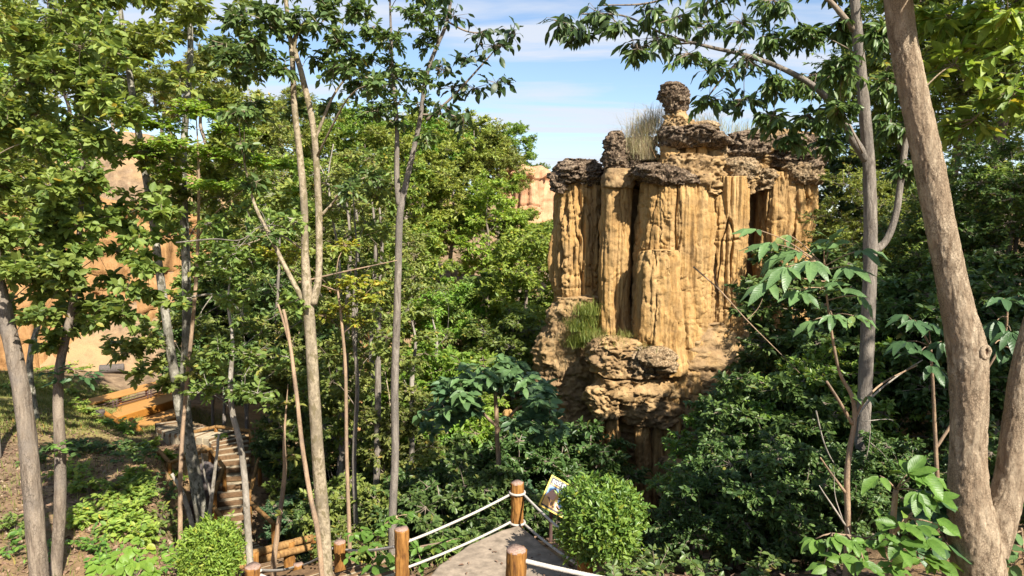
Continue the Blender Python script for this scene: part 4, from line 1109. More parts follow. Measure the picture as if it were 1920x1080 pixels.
def row(name, phrase, items, group, cat='tree', bush=False):
    """items: (px, Y, archetype, scale[, z stretch]); laid out left to right"""
    items = sorted(items, key=lambda q: q[0])
    for i, q in enumerate(items):
        s = q[1] / F
        place(AR[q[2]], name, ORD[i] + ' ' + phrase, (q[0] - 960) * s, q[1], q[3], rf.uniform(0, 6.28), group, cat, q[4] if len(q) > 4 else 1.0, bush=bush)

row('ridge_tree', 'of the small trees along the far ridge', [(560, 66, 'h4', 1.0), (640, 68, 'h1', .95), (720, 66, 'h3', 1.0), (800, 68, 'h1', .95), (868, 67, 'h4', .85), (925, 70, 'h1', .72), (965, 70.5, 'h2', .86), (1005, 71, 'h3', .62), (1030, 72, 'h1', .5)], 'trees along the far ridge')
row('hillside_tree', 'of the upper row of hillside trees', [(390, 54, 'h4', 1.0), (470, 53, 'h1', 1.1), (545, 54, 'h3', 1.15), (620, 53, 'h1', 1.15), (690, 54, 'h2', 1.1), (760, 52, 'h1', 1.15), (830, 53, 'h5', 1.1), (890, 52, 'h1', 1.05), (935, 53, 'h4', .85)], 'upper hillside trees')
row('hillside_tree', 'of the middle row of hillside trees', [(430, 44, 'h3', 1.05), (520, 43, 'h4', 1.1), (610, 42, 'h1', 1.05), (700, 43, 'h3', 1.1), (780, 41, 'h2', 1.05), (850, 42, 'h1', 1.1), (915, 41, 'h5', 1.05), (975, 42, 'h2', .68), (1035, 43, 'h3', .8)], 'middle hillside trees')
row('hillside_tree', 'of the lower row of hillside trees', [(440, 34, 'h3', .95), (530, 33, 'h4', .95), (775, 32, 'h2', .95), (850, 31, 'h5', .85), (910, 32, 'h3', .95), (985, 31, 'h2', .95), (1050, 32, 'h3', .8)], 'lower hillside trees')
row('clifftop_tree', 'of the trees above the pale left cliff', [(-40, 46, 'h2', .9), (50, 50, 'h1', .95), (140, 54, 'h4', .95), (225, 56, 'h1', .95), (310, 58, 'h3', .95)], 'trees on the left cliff top')
row('forest_tree', 'of the front row of shaded forest trees right of the pillar', [(1605, 24.5, 'f2', .85), (1640, 18.5, 'f1', .62), (1700, 15.5, 'f2', .5), (1785, 14, 'f1', .5), (1870, 13.5, 'f2', .55), (1965, 13, 'f1', .6)], 'front forest trees on the right')
row('forest_tree', 'of the back row of tall forest trees right of the pillar', [(1600, 25, 'f2', .95), (1690, 24, 'f3', 1.0), (1780, 22, 'f1', 1.1), (1880, 21, 'f3', 1.1), (1980, 20, 'f3', 1.1)], 'back forest trees on the right')
row('hedge_shrub', 'of the dense glossy shrubs in front of the pillar foot', [(1350, 11.6, 's2', .75), (1415, 10.8, 's2', .98), (1485, 10.4, 's1', 1.08), (1570, 10.8, 's2', 1.1), (1660, 11.5, 's1', 1.2), (1760, 11, 's1', 1.2), (1860, 10.5, 's1', 1.25)], 'glossy shrubs on the right bank', 'shrub', True)
row('low_shrub', 'of the low dark shrubs along the right bank', [(1315, 9.2, 's1', .55), (1385, 8.9, 's1', .72), (1460, 8.6, 's1', .75), (1540, 8.4, 's1', .65), (1700, 8.6, 's1', .6), (1900, 8.0, 's1', .6)], 'low shrubs on the right bank', 'shrub', True)
row('high_shrub', 'of the shrubs at the right foot of the pillar', [(1375, 18, 's1', 1.0), (1440, 16.5, 's4', 1.1), (1500, 17, 's1', 1.3), (1570, 15, 's1', 1.7)], 'shrubs at the pillar foot', 'shrub', True)
row('valley_shrub', 'of the shrubs just beyond the landing corner', [(690, 13.0, 's3', 1.0), (790, 13.2, 's1', 1.25), (870, 12.6, 's1', 1.25), (960, 13.2, 's4', 1.25), (1045, 12.8, 's1', 1.0), (1135, 13.8, 's4', .85), (1215, 13.0, 's1', .5)], 'shrubs beyond the landing', 'shrub', True)
row('valley_shrub', 'of the shrubs on the valley floor before the pillar', [(640, 18, 's3', 1.5), (720, 19, 's3', 1.6), (800, 18, 's1', 1.6), (890, 19, 's3', 1.5), (1010, 18, 's1', 1.7), (1075, 18.5, 's1', 1.75)], 'shrubs on the valley floor', 'shrub', True)
row('valley_tree', 'of the bright young trees on the valley floor', [(775, 20.5, 'u4', 1.45), (835, 19.5, 'u4', 1.55), (885, 21.5, 'u4', 1.45), (960, 26, 'u1', 1.5), (1015, 27, 'u3', 1.4)], 'young trees on the valley floor')
row('understory_tree', 'of the slender trees behind the pale twin trunk', [(410, 24.5, 'u3', 1.35), (455, 25, 'u1', 1.45), (515, 21, 'u3', 1.3), (565, 19, 'u2', 1.25), (625, 17, 'u1', 1.2), (680, 20, 'u2', 1.25), (725, 16, 'u2', 1.1)], 'slender understory trees')
row('bank_tree', 'of the tall leafy trees filling the left side', [(-30, 15, 'c1', 1.0), (55, 20, 'c2', 1.1), (120, 50, 'c1', 1.2), (425, 30, 'c1', 1.2), (510, 25, 'c3', 1.15), (570, 24, 'c2', 1.15), (650, 23, 'c3', 1.1)], 'tall leafy trees on the left')
row('slope_tree', 'of the trees behind the concrete steps', [(390, 27, 'u3', 1.35), (455, 25, 'u1', 1.4), (520, 26, 'u3', 1.4), (590, 27, 'u2', 1.4)], 'trees behind the steps')
row('step_shrub', 'of the dark shrubs right of the climbing steps', [(527, 20, 's1', 1.0), (560, 17, 's4', 1.0), (590, 19, 's1', 1.2), (625, 15, 's1', .9)], 'shrubs beside the steps', 'shrub', True)
# the trees just out of the picture on the right whose crowns shade the bank
for i, (x, y, s) in enumerate(((10.6, 4.6, 1.0), (15.5, 4.5, 1.0))):
    place(AR['f1'], 'shade_tree', ('nearer', 'farther')[i] + ' tall tree just outside the right edge of the picture', x, y, s, 1.3 * i, 'trees beyond the right edge')

# ---------------------------------------------------------------- trees with their own trunks
# right: big forked trunk
big = hand_tree('forked_tree', 'big rough-barked forked trunk at the right edge with a knot hole', 501, 6.2,
    [[(1838, 1110, 46), (1832, 1040, 45), (1822, 980, 44), (1816, 930, 36), (1815, 850, 31), (1817, 760, 31), (1815, 690, 33), (1812, 650, 33), (1796, 580, 28), (1775, 480, 25.5), (1757, 390, 25), (1742, 310, 25), (1718, 200, 24), (1694, 80, 23), (1676, -60, 22), (1650, -260, 20), (1630, -480, 14), (1610, -700, 6)],
     [(1850, 1030, 36), (1872, 970, 32), (1893, 900, 26), (1905, 800, 23), (1918, 700, 21), (1945, 590, 19), (1990, 450, 16), (2040, 250, 12), (2060, 0, 6)]],
    [(1850, 60, 90, 55, 16, 6.8), (1790, 120, 70, 45, 14, 6.6), (1900, 170, 80, 50, 14, 7.0), (1760, 30, 60, 40, 12, 6.9), (1890, 20, 80, 50, 14, 6.4), (1830, 220, 60, 40, 10, 7.2),
     (1770, -110, 110, 80, 24), (1900, -160, 150, 100, 26), (1960, -300, 180, 110, 26), (2050, 60, 120, 90, 20), (1900, -460, 240, 120, 26)],
    'fresh', 'tan', .20, .082, m=9, sides=72, step=.02, bark=.055, bscale=14, hang=.25, tn=['trunk', 'limb'])
kn = P(1826, 655, 6.2); kn[1] -= .158
a_ = np.linspace(0, 2 * math.pi, 25); ring = np.column_stack([kn[0] + np.cos(a_) * .042, kn[1] + .012 * np.cos(a_), kn[2] + np.sin(a_) * .050])
kc = MB().add(*tube(ring + [0, .006, 0], .02, 12, .3, 3, 4, cap=False))
obj('knot', kc.mesh('knot', True, big.location), BARK['tan'], big)
M_HOLE = plain('knot_wood', (.06, .03, .018), .95, .5, 50, .01)
disc = np.vstack([np.column_stack([kn[0] + np.cos(a_[:-1]) * .042, kn[1] + .004 + 0 * a_[:-1], kn[2] + np.sin(a_[:-1]) * .048]) + [0, -.006, 0], [kn + [0, .03, 0]]])
j_ = np.arange(24); obj('knot_hole', MB().add(disc, None, np.stack([j_, (j_ + 1) % 24, np.full(24, 24)], -1)).mesh('knot_hole', True, big.location), M_HOLE, big)

SKYCL = [(1050, 40, 34, 20, 14), (1085, 60, 34, 18, 14), (1120, 22, 34, 18, 14), (1160, 45, 30, 16, 12), (1195, 90, 34, 20, 14), (1230, 70, 34, 20, 14), (1215, 20, 36, 18, 14), (1270, 30, 36, 20, 16), (1290, 100, 36, 22, 16), (1330, 50, 38, 24, 18), (1345, 130, 36, 24, 18),
         (1330, 185, 36, 24, 16), (1390, 40, 42, 26, 20), (1400, 110, 42, 28, 20), (1395, 185, 40, 26, 18), (1450, 70, 44, 30, 22), (1460, 150, 44, 32, 22), (1450, 215, 40, 26, 20), (1510, 60, 46, 34, 24), (1520, 140, 46, 34, 24), (1515, 215, 44, 32, 24), (1480, 262, 36, 24, 16),
         (1570, 40, 46, 34, 24), (1580, 120, 46, 34, 24), (1575, 200, 46, 32, 24), (1650, 60, 50, 36, 24), (1660, 150, 50, 36, 24), (1670, 230, 46, 32, 22), (1560, 265, 40, 26, 18), (1700, 310, 40, 30, 18), (1450, 0, 50, 26, 20), (1340, -10, 50, 26, 18), (1250, -30, 50, 26, 18), (1560, -40, 60, 40, 24), (1660, -60, 60, 50, 28)]
tR2 = hand_tree('leaning_tree', 'tall slim grey trunk whose leafy boughs overhang the pillar top', 502, 9.0,
    [[(1608, 1020, 14.45), (1612, 900, 13.60), (1620, 760, 12.75), (1628, 600, 12.32), (1632, 460, 11.90), (1630, 330, 11.05), (1620, 200, 10.20), (1610, 90, 9.35), (1600, -40, 7.65), (1590, -220, 3.40)],
     [(1638, 472, 7.65), (1662, 450, 6.38), (1680, 400, 5.95), (1690, 330, 5.52), (1700, 250, 5.10), (1712, 140, 3.40)],
     [(1626, 300, 9.35), (1600, 262, 8.07), (1575, 215, 6.80), (1530, 165, 5.52), (1470, 130, 4.67), (1400, 104, 3.82), (1330, 88, 3.06), (1250, 66, 2.21), (1170, 30, 1.70), (1090, 26, 1.4)]],
    [q if q[0] > 1430 else (q[0], q[1], q[2], q[3], 6) for q in SKYCL], 'dark', 'grey', .15, .058, m=9, sides=36, step=.04, bark=.07, hang=.75, droop=.25, tn=['trunk', 'limb', 'limb'],
    extra=[[(1605, 60, 6), (1540, -10, 4), (1440, -40, 3), (1330, -30, 2.4), (1220, 5, 1.8), (1130, 10, 1.2)], [(1400, 104, 3), (1360, 140, 2.2), (1325, 185, 1.2)], [(1300, 80, 2), (1250, 84, 1.6), (1200, 88, 1.0)]])

# large leaves picked out one by one
def leaf_mesh(name, w, fold=.16, droop=.28, wav=.03, acum=1.0, widest=.45):
    n = 7; t = np.linspace(0, 1, n)
    prof = np.sin(math.pi * np.power(t, math.log(.5) / math.log(widest))) ** (.8 * acum)
    prof[0] = .04; prof[-1] = 0.0
    V = []
    for s in (-1, 0, 1):
        for k in range(n):
            V.append((s * prof[k] * w * .5, t[k], -droop * t[k] ** 2 * .6 + abs(s) * prof[k] * w * fold + wav * math.sin(k * 2.1 + s) * abs(s)))
    Q = []
    for a in (0, n):
        for k in range(n - 1): Q.append((a + k, a + n + k, a + n + k + 1, a + k + 1))
    V = np.array(V); Q = np.array(Q)
    return V, Q
LM = {}
_lrng = np.random.default_rng(99)
def get_leaf(kind, matk):
    v_ = int(_lrng.integers(0, 5))
    if (kind, matk, v_) not in LM:
        f_, d_, w_ = (.08, .10, .02), (.16, .30, .03), (.24, .55, .05)
        fo, dr, wv = (f_, d_, w_, (.10, .7, .03), (.28, .2, .07))[v_]
        wd, ac, wi = {'ovate': (.52, 1.0, .45), 'lance': (.36, 1.1, .45), 'round': (.78, .75, .45), 'obov': (.46, 1.0, .6)}[kind]
        V, Q = leaf_mesh('leaf', wd * (1, .92, 1.06, .95, .88)[v_], fo, dr, wv, ac, wi)
        me = mesh('leaf', V, [Q], True); me.materials.append(BIGLEAF[matk]); LM[(kind, matk, v_)] = me
    return LM[(kind, matk, v_)]
def put_leaf(parent, kind, matk, pos, axis, normal, size):
    ay = Vector(axis).normalized(); n = Vector(normal); ax = ay.cross(n)
    if ax.length < 1e-4: ax = ay.orthogonal()
    ax.normalize(); az_ = ax.cross(ay)
    o = bpy.data.objects.new('leaf', get_leaf(kind, matk)); C.objects.link(o); o.parent = parent
    p = Vector(pos) - parent.location
    o.matrix_local = Matrix(((ax[0] * size, ay[0] * size, az_[0] * size, p[0]), (ax[1] * size, ay[1] * size, az_[1] * size, p[1]), (ax[2] * size, ay[2] * size, az_[2] * size, p[2]), (0, 0, 0, 1)))
    return o
def sky_leaves(parent, cl, seed, Y, kind, matk, size, per, hang):
    """leaves that show singly against the sky"""
    rng = np.random.default_rng(seed); tw = MB(); S, E = [], []
    for q in cl:
        yy = q[5] if len(q) > 5 else Y + rng.normal(0, .25); s = pxm(yy); c = P(q[0], q[1], yy)
        for k in range(per):
            e = c + nrm(rng.normal(size=3)) * rng.random() ** .5 * np.array([q[2] * s, q[2] * s, q[3] * s])
            ax = nrm(np.array([e[0] - c[0], e[1] - c[1], 0])) * .7 + rng.normal(0, .35, 3) + np.array([0, 0, -hang])
            put_leaf(parent, kind, matk, e, ax, rng.normal(0, .5, 3) + [0, -.1, .9], size * rng.uniform(.65, 1.2))
            S.append(c + (e - c) * .1); E.append(e)
    V, Q = prisms(np.array(S), np.array(E), .005, .0025); tw.add(V, Q)
    obj('twigs', tw.mesh('twigs', False, parent.location), BARK['twig'], parent, 'stuff')
sky_leaves(tR2, [q for q in SKYCL if q[0] <= 1430], 61, 9.0, 'lance', 'sky', .19, 21, .55)

# left: pale twin-stemmed tree
L1c = [(440, 30, 46, 26, 16), (480, 70, 46, 26, 16), (500, 20, 50, 28, 18), (560, 30, 46, 24, 14), (620, 20, 46, 24, 14), (640, 70, 40, 24, 12), (600, 110, 36, 22, 10), (500, 130, 40, 24, 12), (450, 120, 40, 24, 12), (530, -40, 90, 40, 28), (640, -50, 70, 40, 24), (420, 80, 40, 22, 12), (655, 130, 30, 18, 8), (470, 190, 36, 20, 12), (620, 200, 30, 18, 8), (446, 205, 40, 24, 16), (455, 270, 34, 20, 12), (480, 340, 34, 20, 12), (690, 330, 34, 20, 12), (655, 352, 30, 18, 10), (700, 155, 30, 18, 12), (420, 470, 30, 16, 10), (500, 440, 30, 16, 8)] + scatter_clumps(71, 410, 690, -20, 210, 18, 34, 12, dY=.6, Y=8.9)
t1 = hand_tree('twin_stem_tree', 'tall pale speckled trunk forking into twin stems left of centre', 503, 8.8,
    [[(612, 1090, 13.17), (606, 980, 12.75), (598, 880, 11.90), (590, 760, 11.05), (583, 640, 10.62), (577, 560, 10.20), (572, 480, 7.22), (570, 380, 6.80), (562, 290, 5.95), (552, 200, 5.52), (548, 110, 4.67), (538, 20, 3.82), (520, -120, 2.55)],
     [(586, 570, 8.50), (597, 520, 6.38), (598, 420, 6.38), (594, 320, 5.95), (586, 230, 5.52), (566, 140, 5.10), (552, 80, 4.25), (575, 40, 3.40), (615, 25, 2.55)],
     [(578, 580, 5.95), (545, 520, 4.25), (512, 455, 3.82), (480, 390, 2.89), (466, 340, 2.04), (452, 270, 1.19), (446, 200, 0.51)]],
    L1c, 'dark', 'pale', .115, .055, m=9, sides=24, step=.05, bark=.03, hang=.3, tn=['trunk', 'limb', 'limb'],
    extra=[[(590, 262, 3.6), (625, 180, 2.4), (660, 140, 1.4), (700, 150, .5)], [(596, 410, 3), (620, 385, 2.2), (650, 350, 1.4), (690, 330, .5)], [(572, 470, 2.4), (520, 440, 1.8), (470, 455, 1.3), (400, 470, .5)]])
# the trunk right of it
L2c = [(925, 85, 34, 24, 16), (900, 60, 30, 20, 10), (960, 65, 28, 20, 14), (880, 110, 30, 20, 10), (930, 155, 30, 16, 12), (890, 165, 32, 18, 12), (850, 165, 30, 18, 10), (870, 225, 20, 26, 10), (830, 130, 32, 22, 12), (850, 30, 30, 20, 10), (800, 60, 34, 24, 12), (770, 20, 38, 24, 14), (740, 70, 38, 26, 14), (700, 50, 38, 24, 12), (690, 110, 38, 26, 14), (720, 160, 38, 26, 14), (770, 130, 34, 24, 12), (700, 200, 34, 24, 12), (740, 220, 34, 24, 10), (830, 200, 28, 18, 8), (790, 190, 30, 22, 10), (820, -30, 60, 30, 20), (720, -30, 60, 30, 20), (680, 150, 30, 20, 10)] + scatter_clumps(72, 665, 815, -10, 250, 16, 32, 12, dY=.7, Y=11)
t2 = hand_tree('slender_tree', 'slender mottled trunk with dark foliage against the sky near the centre', 504, 11.0,
    [[(736, 975, 7.80), (741, 850, 7.41), (740, 720, 7.41), (744, 600, 7.02), (747, 480, 6.63), (750, 400, 6.63), (762, 340, 5.46), (778, 270, 4.68), (788, 220, 4.29), (800, 140, 3.90), (820, 85, 3.51), (838, 40, 3.12), (852, -40, 1.95)],
     [(748, 385, 5.46), (744, 330, 5.07), (744, 230, 3.90), (737, 150, 3.12), (733, 60, 2.34), (730, -40, 1.17)]],
    [q for q in L2c if q[0] < 815], 'dark', 'grey', .115, .058, m=8, sides=20, step=.06, bark=.03, hang=.35, tn=['trunk', 'limb'],
    extra=[[(800, 225, 3), (850, 180, 2.2), (905, 120, 1.6), (935, 85, 1)], [(838, 40, 2), (880, 60, 1.5), (930, 60, 1)], [(790, 215, 2), (840, 215, 1.4), (872, 225, .8)]])
sky_leaves(t2, [q for q in L2c if q[0] >= 815], 62, 11.0, 'ovate', 'sky', .17, 24, .35)

# far left trunks
t3 = hand_tree('thick_trunk_tree', 'thick grey-brown trunk curving up at the far left edge', 505, 9.0,
    [[(74, 1090, 16.72), (66, 990, 16.28), (55, 860, 15.84), (44, 760, 14.96), (30, 680, 14.08), (12, 600, 13.20), (-4, 530, 12.32), (-20, 430, 9.68), (-40, 330, 7.92), (-60, 200, 6.16), (-70, 20, 2.64)]],
    scatter_clumps(1, -20, 250, 90, 400, 34, 44, 20, dY=.9, Y=9.6) + scatter_clumps(2, -20, 130, 400, 600, 14, 38, 20, dY=.7, Y=9.2) + scatter_clumps(6, -20, 300, -40, 90, 14, 48, 17, dY=.9, Y=10),
    'mid', 'brown', .135, .082, m=9, sides=32, step=.05, bark=.07, limb_r=.25)
t4 = hand_tree('thin_trunk_tree', 'thinner brown trunk standing right of the thick far-left trunk', 506, 9.8,
    [[(104, 1090, 10.80), (112, 960, 10.35), (113, 850, 9.90), (109, 760, 9.00), (112, 690, 8.10), (124, 630, 7.20), (138, 560, 6.30), (148, 470, 5.40), (152, 380, 4.50), (160, 260, 2.70)]],
    [(120, 610, 44, 24, 18), (90, 640, 38, 20, 14), (150, 570, 40, 22, 14), (175, 600, 30, 18, 12), (130, 540, 36, 20, 12), (215, 570, 34, 16, 12), (240, 540, 34, 14, 10), (160, 470, 36, 18, 12), (220, 470, 40, 18, 12), (270, 500, 34, 16, 10), (110, 470, 34, 18, 12), (180, 420, 40, 18, 12), (250, 430, 34, 14, 10)] + scatter_clumps(78, 60, 340, 300, 600, 24, 36, 9, dY=.8, Y=10),
    'mid', 'brown', .15, .10, m=8, sides=24, step=.06, bark=.06, hang=.1)
t5 = hand_tree('spotted_tree', 'patchy grey-white spotted double trunk beside the stairs at left', 507, 13.0,
    [[(382, 1000, 12.00), (372, 930, 11.60), (360, 860, 10.80), (350, 790, 10.00), (346, 720, 8.80), (350, 620, 8.00), (349, 500, 7.60), (345, 400, 7.20), (343, 300, 6.40), (350, 200, 5.60), (357, 100, 5.20), (355, 0, 4.00), (350, -100, 2.40)],
     [(356, 850, 9.60), (338, 770, 9.20), (325, 690, 8.40), (312, 600, 7.60), (298, 500, 7.20), (285, 400, 6.80), (270, 310, 6.40), (255, 220, 5.60), (240, 120, 5.20), (226, 20, 4.00), (215, -80, 2.40)]],
    scatter_clumps(3, 120, 480, -30, 150, 30, 42, 18, dY=1.2, Y=13) + [(300, 170, 40, 24, 16), (380, 170, 40, 24, 16), (230, 170, 40, 24, 16), (170, 130, 40, 24, 16), (420, 330, 40, 22, 16), (400, 400, 40, 22, 16), (280, 640, 44, 22, 20), (240, 660, 40, 20, 18), (320, 600, 40, 22, 18), (380, 620, 40, 22, 18), (440, 560, 40, 22, 16), (210, 640, 30, 16, 12), (310, 720, 34, 18, 14), (395, 700, 40, 22, 18), (420, 640, 40, 22, 16)] + scatter_clumps(74, 230, 420, 270, 380, 14, 38, 14, dY=1, Y=12.4) + scatter_clumps(75, 230, 400, 600, 700, 6, 30, 11, dY=1, Y=12) + scatter_clumps(76, 400, 560, 180, 400, 14, 38, 12, dY=1, Y=12.6),
    'mid', 'spot', .15, .085, m=9, sides=28, step=.06, bark=.03, tn=['trunk', 'limb'])
t6 = hand_tree('white_sapling', 'thin smooth whitish trunk rising beside the lower left log post', 508, 9.6,
    [[(470, 1080, 6.80), (464, 980, 6.38), (459, 900, 5.95), (450, 830, 5.52), (436, 775, 5.10), (432, 720, 4.67), (436, 640, 3.40), (428, 560, 2.21), (440, 470, 0.51)]],
    [(440, 700, 34, 20, 8), (470, 660, 36, 20, 8), (410, 650, 30, 18, 7), (450, 600, 36, 22, 8), (490, 620, 30, 18, 6), (480, 720, 30, 16, 6), (420, 560, 34, 20, 7), (470, 540, 34, 20, 6), (540, 690, 26, 14, 4)] + scatter_clumps(73, 375, 570, 380, 740, 30, 34, 11, dY=.7, Y=9.3), 'mid', 'white', .105, .06, m=9, sides=18, step=.05, bark=.03)
t7 = hand_tree('dead_snag', 'thin bare brown leaning stem broken off at the top', 509, 8.6,
    [[(604, 1090, 5.25), (596, 1000, 4.88), (580, 920, 4.50), (566, 830, 4.12), (556, 740, 3.75), (546, 660, 3.38), (536, 600, 3.00), (531, 580, 2.62)], [(546, 655, 2.62), (532, 605, 2.25), (521, 570, 1.88)]], [], 'mid', 'dead', .1, .05, sides=14, step=.05, bark=.10, tn=['trunk', 'limb'])
t8 = hand_tree('bare_sapling', 'thin white forked stem below the spotted double trunk', 510, 12.0,
    [[(392, 990, 4), (396, 940, 3.6), (402, 890, 3.2), (408, 840, 2.6), (410, 815, 2)], [(397, 935, 2.4), (384, 890, 2), (378, 850, 1.4)]], [(412, 815, 14, 8, 3)], 'lime', 'white', .10, .06, m=6, sides=12, step=.06, bark=.04, tn=['trunk', 'limb'])
t9 = hand_tree('thin_brown_stem', 'thin brown stem with two yellow leaves beside the log handrail', 511, 10.4,
    [[(513, 1060, 5.5), (520, 1000, 5), (528, 940, 4.5), (534, 880, 4), (533, 820, 2.6), (540, 720, .6)]], [(530, 962, 9, 9, 1), (545, 850, 26, 16, 4), (525, 800, 26, 16, 4), (548, 750, 26, 16, 4)], 'olive', 'dead', .11, .07, m=5, sides=12, step=.06, bark=.06)
t10 = hand_tree('leaning_dead_stem', 'bare leaning dead stem at the foot of the spotted trunk', 512, 12.4,
    [[(362, 1000, 5), (354, 960, 4.5), (340, 920, 4), (322, 888, 3)]], [], 'mid', 'white', .1, .05, sides=12, step=.06, bark=.05)
for i, (x0, x1, Y_, r_, lab) in enumerate(((705, 712, 15, 7, 'dark'), (690, 700, 18, 7, 'dark'), (770, 775, 16, 6, 'pale'), (640, 652, 16, 7, 'dark'), (655, 668, 19, 7, 'dark'), (825, 815, 21, 6, 'pale'), (500, 520, 20, 5, 'dark'))):
    top = 0 if lab == 'dark' else 250
    hand_tree('pole_tree', ('dark slim trunk close left of the mottled centre trunk', 'second dark slim trunk behind the fence-side shrub', 'pale slim trunk just right of the mottled centre trunk', 'dark slim trunk right of the pale twin-stem tree', 'gnarled dark trunk between the two tall pale trunks', 'pale thin trunk under the lime green valley tree', 'thin dark trunk behind the climbing steps')[i], 520 + i, Y_,
        [[(x0, 960, r_), (x0 + 2, 860, r_ * .95), (x0 + (x1 - x0) * .5, 760, r_ * .9), (x1 - 3, 660 + top * .25, r_ * .8), (x1, 560 + top * .5, r_ * .62), (x1 + 4, 450 + top * .75, r_ * .42), (x1 - 6, 340 + top, r_ * .15)]],
        [(x1 + dx, yy + top, 32, 19, 18) for dx, yy in ((-34, 520), (32, 500), (0, 440), (-22, 600), (30, 610), (-28, 430), (24, 380), (-10, 330), (8, 290))], 'olive' if i % 2 else 'mid', 'grey' if lab == 'dark' else 'white', .12, .065, m=8, sides=12, step=.1, bark=.06)

hand_tree('bushy_sapling', 'bushy green sapling filling the gap between the two tall trunks', 540, 12.6,
    [[(668, 1000, 5), (664, 860, 4.5), (670, 720, 4), (662, 600, 3), (668, 470, 2), (660, 340, .6)]], scatter_clumps(77, 600, 740, 330, 720, 34, 34, 12, dY=1.0, Y=12.8), 'mid', 'grey', .12, .066, m=9, sides=10, step=.1, bark=.05)
# feathery lime legume sprays across the left middle
feath = [(370, 205, 60, 19, 54), (300, 235, 60, 19, 47), (250, 215, 55, 19, 40), (430, 245, 60, 19, 47), (480, 300, 55, 19, 40), (540, 310, 45, 16, 34), (200, 205, 50, 19, 34), (330, 270, 60, 19, 44), (400, 290, 55, 19, 40), (265, 285, 50, 19, 34), (470, 345, 50, 16, 34), (390, 345, 55, 16, 40), (330, 320, 50, 16, 34), (560, 360, 30, 12, 20)]
hand_tree('feathery_tree', 'feathery lime-green tree in flat layered sprays at upper left', 530, 11.5,
    [[(338, 1000, 4.5), (340, 850, 4), (352, 700, 3.6), (366, 550, 3.4), (372, 420, 2.8), (372, 300, 1.8), (366, 190, .5)]], feath, 'lime', 'dead', .095, .042, m=16, sides=10, step=.12, bark=.04, flat=.45, limb_r=.5)
f2 = [(500, 470, 34, 14, 18), (540, 485, 34, 14, 18), (470, 465, 30, 14, 14), (620, 540, 34, 16, 18), (660, 525, 36, 16, 18), (690, 555, 34, 16, 18), (640, 575, 36, 16, 18), (675, 600, 34, 16, 16), (610, 590, 30, 14, 14), (700, 530, 28, 12, 12), (560, 470, 28, 12, 12), (650, 460, 30, 12, 14)]
hand_tree('feathery_sapling', 'yellow-green feathery sapling between the two tall pale trunks', 531, 10.2,
    [[(655, 1000, 4), (650, 850, 3.6), (648, 700, 3.2), (640, 600, 2.6), (630, 520, 1.8)]], f2, 'yellow', 'dead', .08, .036, m=15, sides=10, step=.12, bark=.04, flat=.45, limb_r=.5)

# ---------------------------------------------------------------- plants with single large leaves
def plant(name, label, seed, stems, heads, matk, kind='ovate', cat='plant', stem_m='dead', palm=5, ground=True, group=None):
    """stems: lists of (px, py, r_px, Y); heads: (px, py, Y, leaves, leaf length in m[, 'palm'|'spray'|'whorl'])"""
    rng = np.random.default_rng(seed)
    st = []
    for i, s in enumerate(stems):
        pts = [P(q[0], q[1], q[3]) for q in s]; rad = [q[2] * pxm(q[3]) for q in s]
        if ground and i == 0:
            zb = hz(pts[0][0], pts[0][1]) - .12
            if zb < pts[0][2] - .05: pts = [np.array([pts[0][0], pts[0][1], zb])] + pts; rad = [rad[0] * 1.1] + rad
        st.append((pts, rad))
    t = thing(name, label, cat, tuple(st[0][0][0]), 0, group)
    samp = []
    for i, (p, r) in enumerate(st):
        pts, rad = resample(p, .04, r); samp.append(pts)
        obj('stem', MB().add(*tube(pts, rad, 12, .08, 5, seed + i)).mesh('stem', True, t.location), BARK[stem_m], t)
    samp = np.vstack(samp); tw = MB(); S, E = [], []
    for h in heads:
        c = P(h[0], h[1], h[2]); mode = h[5] if len(h) > 5 else 'whorl'
        d = np.linalg.norm(samp - c, axis=1) + .8 * np.maximum(0, samp[:, 2] - c[2]); a = samp[int(np.argmin(d))]
        if np.linalg.norm(a - c) > .04:
            pts, rad = resample([a, a * .45 + c * .55 + np.array([0, 0, .06 * np.linalg.norm(a - c)]), c], .06, [.008, .006, .004]); tw.add(*tube(pts, rad, 6, 0))
        out = nrm((c - a) * [1, 1, .2] + rng.normal(0, .15, 3) + np.array([0, -.12, 0]))
        if mode == 'palm':
            side = nrm(np.cross(out, [0, 0, 1.0])); n = h[3]
            for k in range(n):
                an = (k - (n - 1) / 2) / max(1, (n - 1) / 2) * 1.25
                ax = out * math.cos(an) + side * math.sin(an) + np.array([0, 0, -.28 - .1 * rng.random()])
                put_leaf(t, kind, matk, c + nrm(ax) * .02, ax, np.array([0, -.35, 1.0]) + rng.normal(0, .18, 3), h[4] * (1 - .32 * abs(an) / 1.25) * rng.uniform(.9, 1.1))
        else:
            n = h[3]
            for k in range(n):
                an = k * 2.4 + rng.normal(0, .3)
                ax = np.array([math.cos(an), math.sin(an), rng.uniform(-.55, .25)]) + out * .4
                p0 = c + (nrm(rng.normal(size=3)) * rng.random() * h[4] * (.8 if mode == 'spray' else .35))
                put_leaf(t, kind, matk, p0, ax, np.array([0, -.3, 1.0]) + rng.normal(0, .3, 3), h[4] * rng.uniform(.65, 1.15))
                S.append(c); E.append(p0)
    if S:
        V, Q = prisms(np.array(S), np.array(E), .004, .002); tw.add(V, Q)
    if tw.n: obj('twigs', tw.mesh('twigs', True, t.location), BARK[stem_m], t, 'stuff')
    return t
